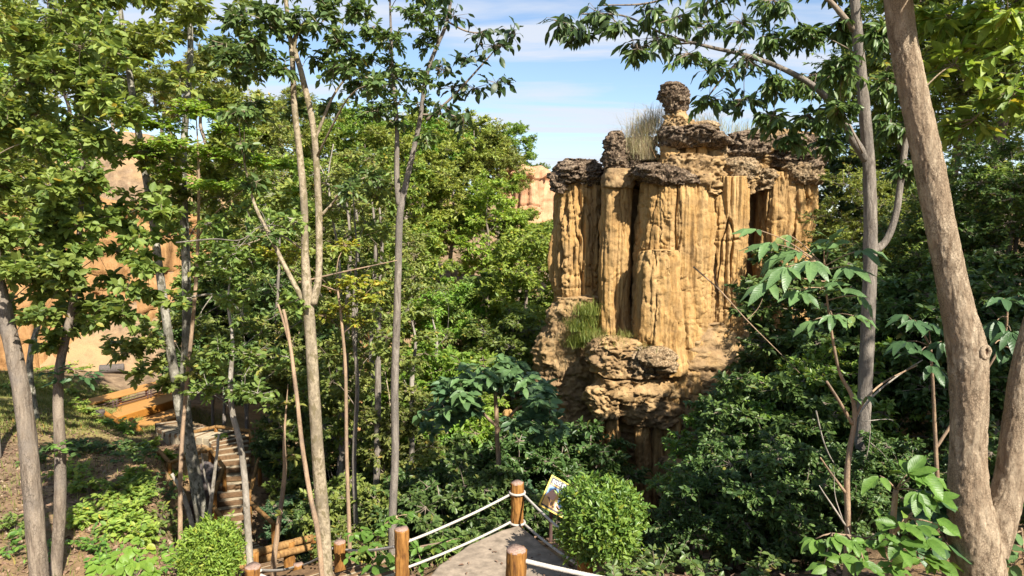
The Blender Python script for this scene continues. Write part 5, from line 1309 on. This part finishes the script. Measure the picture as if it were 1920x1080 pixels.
def arc_heads(seed, n, cx, cy, rx, ry, Y, nl, L, dY=.8):
    rng = np.random.default_rng(seed); out = []
    for k in range(n):
        a = rng.uniform(.04, .96) * math.pi; rr = rng.uniform(.35, 1) ** .5
        out.append((cx + math.cos(a) * rx * rr, cy - math.sin(a) * ry * rr + 12 * rng.random(), Y + rng.uniform(-dY, dY * .4) , nl, L))
    return out
plant('broadleaf_shrub', 'domed shrub with big blue-green leaves left of the pillar foot', 601, [[(935, 880, 5, 13), (932, 820, 4.5, 13), (930, 760, 4, 13), (925, 700, 3, 12.8)], [(932, 810, 3, 13), (980, 760, 2.5, 12.8), (1030, 780, 2, 12.6)], [(932, 800, 3, 13), (860, 740, 2.5, 12.8), (800, 770, 2, 12.6)]],
      arc_heads(5, 34, 930, 775, 105, 110, 12.4, 7, .27) + [(790, 775, 12.5, 6, .25), (820, 760, 12.5, 6, .25), (850, 755, 12.6, 6, .25), (1010, 755, 12.5, 6, .25), (1035, 785, 12.4, 7, .25), (1050, 800, 12.3, 6, .24), (985, 750, 12.6, 7, .25)], 'pale', 'ovate', 'shrub')
bs_ = [o for o in bpy.data.objects if o.name == 'broadleaf_shrub'][0]; rb_ = np.random.default_rng(81); fb_ = MB()
for h_ in arc_heads(6, 30, 930, 785, 110, 105, 12.8, 7, .26) + arc_heads(7, 12, 930, 810, 140, 60, 12.8, 7, .26):
    lv, _ = clump_leaves(rb_, P(h_[0], h_[1], h_[2]), (.22, .22, .12), 4, 8, .25, .125, .2, .2); fb_.add(*leaves(*lv[:6]))
obj('foliage', fb_.mesh('foliage', False, bs_.location), LEAF['blue'], bs_, 'stuff')
plant('fence_shrub', 'bright green broad-leaved shrub growing behind the left rope fence posts', 602, [[(700, 1075, 3.5, 9.5), (705, 1030, 3, 9.5), (715, 990, 2.5, 9.5), (745, 968, 2, 9.5)], [(702, 1050, 3, 9.5), (670, 1010, 2, 9.4)], [(705, 1060, 3, 9.5), (770, 1030, 2, 9.6), (840, 1015, 1.5, 9.7)]],
      [(680, 995, 9.4, 6, .20), (660, 1005, 9.3, 5, .18), (705, 1000, 9.4, 6, .20), (690, 1030, 9.2, 6, .22), (725, 1045, 9.2, 6, .22), (700, 1060, 9.1, 5, .22), (750, 975, 9.5, 7, .15), (765, 965, 9.5, 6, .14), (735, 970, 9.5, 6, .14), (720, 985, 9.5, 5, .16), (780, 1030, 9.5, 7, .17), (810, 1025, 9.6, 7, .17), (835, 1015, 9.7, 7, .15), (860, 1010, 9.8, 5, .12), (790, 1055, 9.3, 6, .17), (770, 1010, 9.6, 6, .16), (655, 1045, 9.2, 4, .16)], 'fresh', 'ovate', 'shrub')
plant('round_leaf_plant', 'lime plant with round leaves in the bottom left corner', 603, [[(235, 1100, 3, 8.2), (245, 1060, 2.5, 8.2), (262, 1020, 2, 8.2)], [(240, 1080, 2.5, 8.2), (200, 1060, 2, 8.1)], [(245, 1065, 2, 8.2), (290, 1050, 1.6, 8.2), (325, 1038, 1.2, 8.2)]],
      [(262, 1012, 8.2, 5, .12), (275, 1028, 8.2, 5, .12), (250, 1030, 8.2, 6, .13), (230, 1045, 8.1, 7, .14), (205, 1048, 8.1, 7, .14), (190, 1062, 8.0, 6, .14), (215, 1072, 7.9, 7, .15), (245, 1062, 8.0, 7, .15), (272, 1058, 8.0, 6, .14), (285, 1075, 7.9, 6, .14), (300, 1042, 8.2, 4, .12), (320, 1040, 8.2, 4, .11), (178, 1080, 7.9, 6, .15), (255, 1085, 7.8, 6, .15)], 'lime', 'round')
plant('palmate_sapling', 'spindly sapling with large hand-shaped leaves in front of the pillar', 604, [[(1590, 985, 6, 7.0), (1588, 900, 5.5, 7.0), (1594, 840, 5, 7.0), (1602, 790, 4.5, 7.0), (1598, 745, 4, 7.0), (1575, 700, 3, 7.0), (1562, 640, 2.5, 6.9), (1552, 570, 2, 6.9), (1545, 500, 1.5, 6.9)], [(1598, 795, 3.5, 7.0), (1572, 750, 3, 6.9), (1550, 715, 2.2, 6.8)], [(1586, 925, 3, 7.0), (1560, 890, 2.2, 6.9), (1538, 858, 1.4, 6.8)], [(1600, 790, 3, 7.0), (1622, 750, 2.2, 7.0), (1660, 715, 1.6, 7.1), (1720, 685, 1.2, 7.2)]],
      [(1445, 455, 6.8, 5, .32, 'palm'), (1420, 430, 6.9, 4, .26, 'palm'), (1475, 500, 6.7, 5, .34, 'palm'), (1440, 530, 6.7, 4, .34, 'palm'), (1520, 490, 6.7, 5, .34, 'palm'), (1545, 470, 6.8, 5, .30, 'palm'), (1560, 450, 6.9, 4, .26, 'palm'), (1590, 500, 6.8, 5, .32, 'palm'), (1612, 470, 6.8, 4, .30, 'palm'), (1500, 545, 6.7, 5, .32, 'palm'), (1540, 540, 6.7, 5, .30, 'palm'), (1575, 545, 6.7, 5, .28, 'palm'), (1525, 600, 6.7, 4, .24, 'palm'), (1560, 590, 6.6, 5, .26, 'palm'), (1600, 592, 6.6, 4, .28, 'palm'), (1480, 440, 7.0, 4, .26, 'palm'), (1610, 555, 6.9, 4, .28, 'palm'), (1600, 748, 6.9, 4, .13), (1625, 745, 6.9, 3, .14), (1500, 470, 6.9, 5, .30, 'palm'), (1460, 475, 7.0, 5, .28, 'palm')], 'pale', 'lance', 'sapling')
plant('palmate_shrub', 'hand-leaved shrub on both sides of the big forked trunk', 605, [[(1760, 960, 4, 7.4), (1755, 850, 3.6, 7.4), (1750, 740, 3, 7.3), (1745, 650, 2.2, 7.2)], [(1755, 840, 3, 7.4), (1820, 740, 2.5, 7.4), (1880, 640, 2, 7.3), (1890, 570, 1.5, 7.2)]],
      [(1715, 600, 7.1, 5, .26, 'palm'), (1740, 605, 7.1, 5, .28, 'palm'), (1700, 640, 7.0, 5, .30, 'palm'), (1725, 660, 6.9, 5, .30, 'palm'), (1745, 685, 6.9, 4, .30, 'palm'), (1765, 640, 7.1, 4, .26, 'palm'), (1880, 560, 7.0, 5, .30, 'palm'), (1910, 555, 7.0, 5, .28, 'palm'), (1870, 600, 7.0, 5, .28, 'palm'), (1895, 620, 6.9, 5, .32, 'palm'), (1865, 645, 7.0, 5, .28, 'palm'), (1900, 660, 6.9, 4, .28, 'palm'), (1700, 590, 7.2, 4, .24, 'palm')], 'dark', 'lance', 'shrub')
plant('cut_sapling', 'pruned sapling sprouting fresh big leaves at lower right', 606, [[(1678, 1090, 6.5, 5.8), (1674, 1010, 6, 5.8), (1676, 960, 5.5, 5.8), (1680, 918, 5, 5.8)], [(1675, 1000, 4, 5.8), (1712, 960, 2.5, 5.7)], [(1676, 1040, 4, 5.8), (1620, 1010, 2.5, 5.7), (1560, 1000, 1.8, 5.7)]],
      [(1700, 890, 5.7, 5, .26, 'palm'), (1725, 885, 5.7, 4, .28, 'palm'), (1650, 892, 5.7, 3, .22, 'palm'), (1720, 920, 5.6, 5, .24, 'palm'), (1745, 935, 5.6, 4, .24, 'palm'), (1650, 975, 5.7, 4, .18), (1690, 980, 5.5, 6, .18), (1720, 985, 5.5, 5, .20, 'palm'), (1735, 1010, 5.5, 5, .20, 'palm'), (1690, 1020, 5.4, 6, .18), (1660, 1005, 5.5, 6, .16), (1620, 1015, 5.6, 6, .18), (1595, 1010, 5.6, 5, .20, 'palm'), (1560, 1005, 5.6, 5, .18, 'palm'), (1530, 1010, 5.7, 5, .18, 'palm'), (1575, 1045, 5.5, 6, .18), (1620, 1055, 5.4, 6, .18), (1670, 1060, 5.4, 6, .18), (1730, 1050, 5.4, 6, .20), (1765, 1060, 5.4, 5, .2), (1545, 1060, 5.5, 5, .18), (1760, 985, 5.6, 4, .2)], 'fresh', 'ovate', 'sapling')
plant('heart_leaf_plant', 'plant with broad dark leaves tucked behind the pruned sapling', 607, [[(1770, 1060, 4, 6.4), (1765, 990, 3, 6.4), (1760, 930, 2, 6.4)]],
      [(1755, 930, 6.3, 5, .26), (1780, 960, 6.3, 5, .28), (1745, 970, 6.3, 5, .28), (1770, 1010, 6.2, 6, .28), (1740, 1030, 6.2, 5, .26), (1720, 950, 6.5, 4, .26)], 'dark', 'round')
plant('edge_plant', 'broad-leaved plant at the bottom right corner beyond the trunk', 608, [[(1925, 1100, 3, 6.6), (1920, 1040, 2.5, 6.6), (1915, 990, 2, 6.6)]], [(1905, 1000, 6.5, 5, .2), (1920, 1040, 6.4, 5, .24), (1900, 1060, 6.4, 4, .2)], 'pale', 'ovate')
plant('dark_rosette_plant', 'dark-leaved branch hanging against the sunny lawn at left', 609, [[(112, 700, 2.6, 9.8), (120, 690, 2.2, 9.7), (140, 694, 1.6, 9.6)]], [(110, 715, 9.6, 7, .20), (140, 705, 9.6, 7, .20), (165, 712, 9.6, 7, .20), (90, 700, 9.7, 6, .18), (175, 700, 9.6, 6, .18), (125, 690, 9.7, 6, .18)], 'dark', 'lance', ground=False)
plant('trunk_sprout', 'tuft of green leaves sprouting from the thin far-left trunk', 610, [[(112, 850, 1.5, 9.7), (111, 838, 1.2, 9.6)]], [(98, 835, 9.6, 5, .13), (122, 832, 9.6, 5, .13), (110, 848, 9.55, 5, .13)], 'fresh', 'ovate', ground=False)

# ---------------------------------------------------------------- clipped round bushes
def round_bush(name, label, px, py, Y, r_px, seed, n, leafk, L):
    rng = np.random.default_rng(seed); c = P(px, py, Y); r = r_px * pxm(Y)
    zb = hz(c[0], c[1]) - .1; base = np.array([c[0], c[1], zb])
    d = nrm(rng.normal(size=(n, 3)))
    lump = 1 + .26 * fbm(d * 1.9, 3, seed) + .10 * fbm(d * 6, 2, seed + 3)
    rr = r * lump * (1 - .42 * rng.random(n) ** 1.7) * rng.choice([1, 1, 1, 1, 1.05, 1.16], n)
    pos = c + d * rr[:, None] * [1, 1, .98]
    keep_ = (fbm(d * 3.3 + 7, 2, seed + 9) > -.46) | (rr < r * .72); d, rr, pos = d[keep_], rr[keep_], pos[keep_]; n = len(d)
    ax = d * rng.uniform(.3, 1.1, (n, 1)) + rng.normal(0, .6, (n, 3)) + [0, 0, .25]
    nm = d + rng.normal(0, .5, (n, 3)) + [0, 0, .35]
    s = rng.uniform(.6, 1.3, n)
    V, Q, T = leaves(pos - nrm(ax) * (L * s)[:, None] * .4, ax, nm, L * s, L * .42 * s, 'mid', .15, .2)
    ns = 46; ds = nrm(rng.normal(size=(ns, 3)) + [0, 0, .35]); ls = rng.uniform(.07, .20, ns)
    r_at = r * (1 + .26 * fbm(ds * 1.9, 3, seed) + .10 * fbm(ds * 6, 2, seed + 3))
    sp = c + ds * (r_at * .92)[:, None]; dirs_ = nrm(ds + rng.normal(0, .35, (ns, 3)) + [0, 0, .3]); mq = 9
    tq = np.linspace(.2, 1.05, mq)
    pq = (sp[:, None] + dirs_[:, None] * (ls[:, None] * tq)[..., None]).reshape(-1, 3)
    aq = (dirs_[:, None] * .6 + rng.normal(0, .7, (ns, mq, 3))).reshape(-1, 3); sq_ = rng.uniform(.7, 1.5, ns * mq)
    V3, Q3, T3 = leaves(pq, aq, rng.normal(0, .6, (ns * mq, 3)) + [0, -.2, 1], L * sq_, L * .42 * sq_, 'mid', .15, .2)
    t = thing(name, label, 'bush', tuple(base))
    pts, rad = resample([base, base * .5 + c * .5, c], .06, [.06, .05, .03])
    obj('stem', MB().add(*tube(pts, rad, 12, .1, 5, seed)).mesh('stem', True, base), BARK['brown'], t)
    k = rng.choice(n, 260, replace=False); Vp, Qp = prisms(np.repeat((c - [0, 0, r * .25])[None], 260, 0), pos[k], .006, .002)
    obj('branches', MB().add(Vp, Qp).mesh('branches', False, base), BARK['twig'], t, 'stuff')
    obj('foliage', MB().add(V, Q, T).add(V3, Q3, T3).mesh('foliage', False, base), LEAF[leafk], t, 'stuff')
    Vs, Qs = prisms(sp - dirs_ * .05, sp + dirs_ * ls[:, None], .003, .0015); obj('shoots', MB().add(Vs, Qs).mesh('shoots', False, base), BARK['twig'], t, 'stuff')
round_bush('clipped_bush', 'clipped round green bush hiding the right side of the sign', 1126, 976, 7.9, 77, 701, 13500, 'gloss', .070)
round_bush('clipped_bush', 'clipped round yellow-green bush at lower left by the log rails', 397, 1038, 9.4, 58, 702, 9000, 'lime', .062)

# ---------------------------------------------------------------- ground plants and grass
def mat_plant(name, label, seed, cells, leafk, L, W, m=8, cat='ground cover', flat=.35):
    """a patch of low leafy growth: cells (px, py, Y, r_px, twigs) sit on the ground"""
    rng = np.random.default_rng(seed); fm, lm = MB(), MB()
    base = None
    for (px, py, Y, r, n) in cells:
        c = P(px, py, Y); z = hz(c[0], c[1]); c = np.array([c[0], c[1], z + .10])
        if base is None: base = np.array([c[0], c[1], z])
        lv, (S, E) = clump_leaves(rng, c + [0, 0, .10], (r * pxm(Y), r * pxm(Y), .24), n, m, L, W, .15, flat)
        fm.add(*leaves(*lv[:6])); lm.add(*prisms(np.vstack([S, np.repeat([[c[0], c[1], z - .05]], len(S), 0)]), np.vstack([E, S]), .005, .003))
    t = thing(name, label, cat, tuple(base))
    obj('stems', lm.mesh('stems', False, base), BARK['twig'], t, 'stuff'); obj('foliage', fm.mesh('foliage', False, base), LEAF[leafk], t, 'stuff')
    return t
rc = np.random.default_rng(9)
mat_plant('creeping_shrub', 'spreading low shrub covering the slope left of the spotted trunk', 711, [(rc.uniform(130, 290), rc.uniform(860, 985), rc.uniform(11.5, 14.0), 34, 14) for _ in range(26)], 'fresh', .12, .075, 8, 'shrub')
mat_plant('creeping_shrub', 'leafy undergrowth on the slope just below the lawn', 731, [(rc.uniform(60, 330), rc.uniform(810, 900), rc.uniform(14, 18), 40, 13) for _ in range(11)], 'dark', .13, .08, 8, 'shrub')
mat_plant('creeping_shrub', 'low green undergrowth around the foot of the two far-left trunks', 732, [(rc.uniform(0, 330), rc.uniform(960, 1070), rc.uniform(9.4, 11.2), 36, 10) for _ in range(9)], 'gloss', .10, .06, 8, 'shrub')
mat_plant('creeping_shrub', 'green undergrowth between the clipped bush and the climbing steps', 733, [(rc.uniform(290, 400), rc.uniform(900, 1010), rc.uniform(11.5, 14.5), 26, 10) for _ in range(10)], 'mid', .10, .06, 8, 'shrub')
mat_plant('fern_clump', 'small dark green clump at the left edge of the bare bank', 712, [(30, 975, 11.5, 26, 12), (55, 985, 11.3, 24, 10), (10, 985, 11.5, 22, 10)], 'mid', .11, .04, 12, 'plant', .5)
mat_plant('bank_plant', 'leafy plant under the front corner of the orange platform', 713, [(215, 800, 23.0, 26, 16), (240, 812, 22.0, 22, 14), (200, 808, 22.5, 18, 10)], 'gloss', .20, .09, 8, 'plant', .3)
mat_plant('bank_plant', 'pale green plants on the bank below the orange platform', 714, [(280, 825, 20.5, 30, 16), (310, 835, 19.5, 26, 14), (260, 840, 20, 22, 10), (330, 850, 19, 20, 10)], 'fresh', .17, .08, 8, 'plant', .3)
mat_plant('lawn_plant', 'sunny green weeds at the upper edge of the lawn', 715, [(70, 735, 26, 40, 16), (120, 725, 27, 34, 14), (30, 750, 24, 34, 12), (90, 700, 31, 50, 18), (130, 690, 32, 40, 16)], 'fresh', .2, .1, 8, 'plant', .3)
mat_plant('lawn_plant', 'low weeds beside the left end of the platform bench', 716, [(150, 745, 27, 22, 10), (140, 775, 24.5, 30, 14), (165, 780, 24.5, 24, 12), (195, 735, 29.5, 22, 10)], 'fresh', .18, .08, 8, 'plant', .4)
mat_plant('fence_weeds', 'grassy weeds between the left rope fence and the dark shrubs', 717, [(880, 1000, 10.2, 36, 12), (830, 1015, 10.0, 30, 10), (910, 985, 10.5, 30, 10), (930, 990, 10.3, 20, 8)], 'mid', .14, .03, 10, 'plant', .1)
mat_plant('bank_weeds', 'dark weeds around the foot of the round bush by the landing', 718, [(1180, 1040, 8.2, 50, 14), (1240, 1020, 8.8, 50, 14), (1230, 1070, 7.6, 60, 16), (1320, 1075, 7.4, 60, 16), (1150, 1080, 7.2, 40, 12), (1420, 1070, 7.2, 60, 16)], 'dark', .10, .055, 9, 'plant', .2)

def grass(name, label, seed, spots, n, H, leafk, parent=None, zfun=None, spread=.3, width=.006, lean=.5, kind='stuff', cat='grass', curve=.5):
    rng = np.random.default_rng(seed); V, T = [], []
    k = rng.integers(0, len(spots), n); S = np.array(spots)[k]
    p = S[:, :3] + rng.normal(0, 1, (n, 3)) * np.array([spread, spread, 0])
    if zfun is not None: p[:, 2] = zfun(p[:, 0], p[:, 1])
    h = H * rng.uniform(.4, 1.2, n); a = rng.uniform(0, 6.28, n); d = np.column_stack([np.cos(a), np.sin(a), 0 * a]); side = np.column_stack([-np.sin(a), np.cos(a), 0 * a])
    ln = (lean * rng.random(n) * h)[:, None]
    v0 = p - side * width; v1 = p + side * width
    m0 = p + d * ln * .35 + np.column_stack([0 * a, 0 * a, h * .6]); e = p + d * ln * 1.2 + np.column_stack([0 * a, 0 * a, h * (1 - curve * rng.random(n) * .5)])
    VV = np.stack([v0, v1, m0 + side * width * .7, m0 - side * width * .7, e], 1).reshape(-1, 3); b = np.arange(n)[:, None] * 5
    base = S[0, :3] if parent is None else np.array(parent.location)
    me = mesh(name, VV - base, [b + np.array([[0, 1, 2, 3]]), b + np.array([[3, 2, 4]])])
    o = obj(name, me, LEAF[leafk], parent, kind)
    if parent is None: o.location = base; tag(o, label, cat, kind=kind)
    return o
gs = [tuple(P(x, y, yy)) for x, y, yy in ((1196, 290, 22.2), (1210, 270, 22.3), (1222, 250, 22.4), (1200, 255, 22.8), (1186, 275, 22.6), (1228, 236, 22.4), (1215, 300, 21.9))]
grass('grass_tuft', 'dry grass growing in the notch on top of the pillar', 721, gs, 1500, .95, 'dry', spread=.22, width=.005, lean=1.5, curve=1.2)
gs = [tuple(P(x, y, yy)) for x, y, yy in ((1310, 240, 22.2), (1330, 244, 22.2), (1360, 250, 22.3), (1390, 256, 22.3), (1420, 258, 22.4), (1450, 262, 22.8))]
grass('grass_tuft', 'thin dry grass fringe along the right top of the pillar', 722, gs, 700, .6, 'dry', spread=.3, width=.005, lean=1.3)
gs = [tuple(P(x, y, yy)) for x, y, yy in ((1100, 590, 21.9), (1090, 620, 21.8), (1108, 640, 21.6), (1084, 650, 21.9), (1100, 610, 22.0))]
grass('grass_tuft', 'dark green grass patch in the hollow at the pillar shoulder', 723, gs, 1300, .6, 'mid', spread=.2, width=.008, lean=1.4, curve=1.5)
gs = [tuple(P(x, y, yy)) for x, y, yy in ((1160, 640, 20.9), (1175, 630, 21.0), (1150, 650, 20.7), (1210, 655, 20.6), (1120, 632, 20.9))]
grass('grass_tuft', 'sparse short grass on the ledge below the pillar columns', 724, gs, 500, .28, 'grass', spread=.2, width=.007, lean=1.2)
rl = np.random.default_rng(5)
lawn = np.column_stack([rl.uniform(-22, -13, 1600), rl.uniform(16, 30, 1600)])
grass('lawn_grass', 'short yellowish grass of the sunny lawn', 725, [(x, y, 0) for x, y in lawn], 26000, .13, 'grass', zfun=hgt, spread=.25, width=.012, lean=1.2, cat='grass')
bank = np.column_stack([rl.uniform(-12, -1, 900), rl.uniform(9, 20, 900)])
grass('bank_grass', 'sparse dry grass blades on the left bank', 726, [(x, y, 0) for x, y in bank], 9000, .14, 'grass', zfun=hgt, spread=.3, width=.007, lean=1.2, cat='grass')
# fallen leaves
nl_ = 26000
lx = np.concatenate([rl.uniform(-16, -2, nl_ * 2 // 3), rl.uniform(-3, 9, nl_ // 3)]); ly = np.concatenate([rl.uniform(8, 24, nl_ * 2 // 3), rl.uniform(7, 20, nl_ // 3)])
lp = np.column_stack([lx, ly, hgt(lx, ly) + .015]); an = rl.uniform(0, 6.28, len(lx))
V, Q, T = leaves(lp, np.column_stack([np.cos(an), np.sin(an), rl.normal(0, .25, len(an))]), np.array([0, 0, 1.0]) + rl.normal(0, .35, (len(an), 3)), rl.uniform(.05, .14, len(an)), rl.uniform(.03, .07, len(an)), 'far', .1, .3)
o = obj('fallen_leaves', MB().add(V, Q, T).mesh('fallen_leaves'), LEAF['litter'], None, 'stuff'); tag(o, 'brown fallen leaves littering the forest floor', 'leaf litter')

# ---------------------------------------------------------------- bare vines and twigs
def vine(name, label, pts, r, bark_m='white', Y=9.0, kids=()):
    p3 = [P(q[0], q[1], q[2] if len(q) > 2 else Y) for q in pts]
    t = thing(name, label, 'vine', tuple(p3[0]))
    a, b = resample(p3, .05, np.linspace(r, r * .35, len(p3)) * pxm(Y)); obj('stem', MB().add(*tube(a, b, 7, .1, 5, 3)).mesh('stem', True, p3[0]), BARK[bark_m], t)
    for k in kids:
        k3 = [P(q[0], q[1], q[2] if len(q) > 2 else Y) for q in k]
        a, b = resample(k3, .05, np.linspace(r * .6, r * .2, len(k3)) * pxm(Y)); obj('side_twig', MB().add(*tube(a, b, 6, .1, 5, 4)).mesh('side_twig', True, p3[0]), BARK[bark_m], t)
vine('bare_vine', 'thin pale vine arching across to the pale twin trunk', [(330, 455), (400, 448), (450, 450), (490, 425), (530, 425), (570, 450)], 1.4, 'grey', 8.7, [[(450, 450), (440, 475), (455, 490)], [(500, 424), (492, 400), (478, 388)]])
vine('bare_vine', 'curved bare branch low across the spotted trunk', [(345, 560), (390, 552), (420, 556), (440, 572), (450, 590)], 2.4, 'white', 10.5, [[(400, 552), (380, 580), (372, 600)]])
vine('bare_vine', 'long dark twig crossing behind both pale trunks', [(560, 530), (620, 515), (690, 500), (745, 488)], 2.2, 'dead', 10.6)
vine('bare_vine', 'pale bare fork left of the mottled centre trunk', [(640, 560), (634, 470), (622, 400), (616, 330), (625, 270)], 3.0, 'white', 14, [[(622, 400), (650, 360), (668, 330)], [(617, 350), (600, 310)]])
vine('bare_vine', 'loose looping vine around the slim grey trunk at right', [(1530, 770), (1545, 830), (1565, 870), (1590, 890), (1620, 870), (1632, 800), (1622, 740)], 1.6, 'white', 8.3, [[(1632, 830), (1655, 850), (1672, 875)], [(1620, 790), (1660, 786), (1675, 788)]])
vine('bare_vine', 'dry twigs sticking out beside the pruned sapling', [(1585, 985), (1562, 950), (1545, 925), (1536, 910)], 2.2, 'white', 6.8, [[(1580, 975), (1566, 930), (1564, 885)], [(1590, 990), (1600, 1030), (1612, 1050)]])
vine('bare_vine', 'bare branch reaching from the shade to the hand-leaved shrub', [(1600, 790), (1640, 740), (1690, 700), (1730, 675)], 2.4, 'white', 7.6)
vine('bare_vine', 'thorny thin shoot slanting across the lower right of the pillar', [(1300, 500), (1350, 545), (1400, 600), (1450, 650), (1500, 700)], 1.6, 'dead', 10.0, [[(1350, 545), (1340, 520), (1345, 500)], [(1400, 600), (1420, 580), (1430, 560)]])

# a few dry leaves on the landing
nd = 90
rdk = np.random.default_rng(41); dx_ = rdk.uniform(-1.1, 1.0, nd); dy_ = rdk.uniform(6.0, 9.2, nd)
kp = (np.abs(dx_ - .1) < (9.5 - dy_) * .95)
dx_, dy_ = dx_[kp], dy_[kp]; an = rdk.uniform(0, 6.28, len(dx_))
V, Q, T = leaves(np.column_stack([dx_, dy_, np.full(len(dx_), ZD + .012)]), np.column_stack([np.cos(an), np.sin(an), 0 * an + .1]), np.array([0, 0, 1.0]) + rdk.normal(0, .2, (len(an), 3)), rdk.uniform(.03, .09, len(an)), rdk.uniform(.02, .04, len(an)), 'mid', .1, .3)
o = obj('dry_leaves', MB().add(V, Q, T).mesh('dry_leaves'), LEAF['litter'], None, 'stuff'); tag(o, 'small dry leaves scattered on the grey landing', 'leaf litter')

ns_ = 2600
rs_ = np.random.default_rng(17); sx_ = rs_.uniform(-13, -2, ns_); sy_ = rs_.uniform(8.5, 19, ns_)
kq = fbm(np.column_stack([sx_ * .5, sy_ * .5, 0 * sx_]), 3, 8) > -.1; sx_, sy_ = sx_[kq], sy_[kq]; m_ = len(sx_)
rr_ = .012 + .05 * rs_.random(m_) ** 4; cc_ = np.column_stack([sx_, sy_, hgt(sx_, sy_)])
dd_ = np.array([[1, 0, 0], [0, 1, 0], [-1, 0, 0], [0, -1, 0], [0, 0, .8], [0, 0, -.8]]) 
VV = cc_[:, None] + dd_[None] * rr_[:, None, None] * rs_.uniform(.6, 1.35, (m_, 6, 1)); bb = np.arange(m_)[:, None] * 6
TT = np.concatenate([bb + np.array([[i_, (i_ + 1) % 4, 4]]) for i_ in range(4)] + [bb + np.array([[(i_ + 1) % 4, i_, 5]]) for i_ in range(4)])
o = obj('pebbles', mesh('pebbles', VV.reshape(-1, 3), [TT]), plain('pebble_stone', (.34, .26, .18), .95, .35, 8, .02), None, 'stuff'); tag(o, 'loose pebbles scattered over the bare left bank', 'gravel')
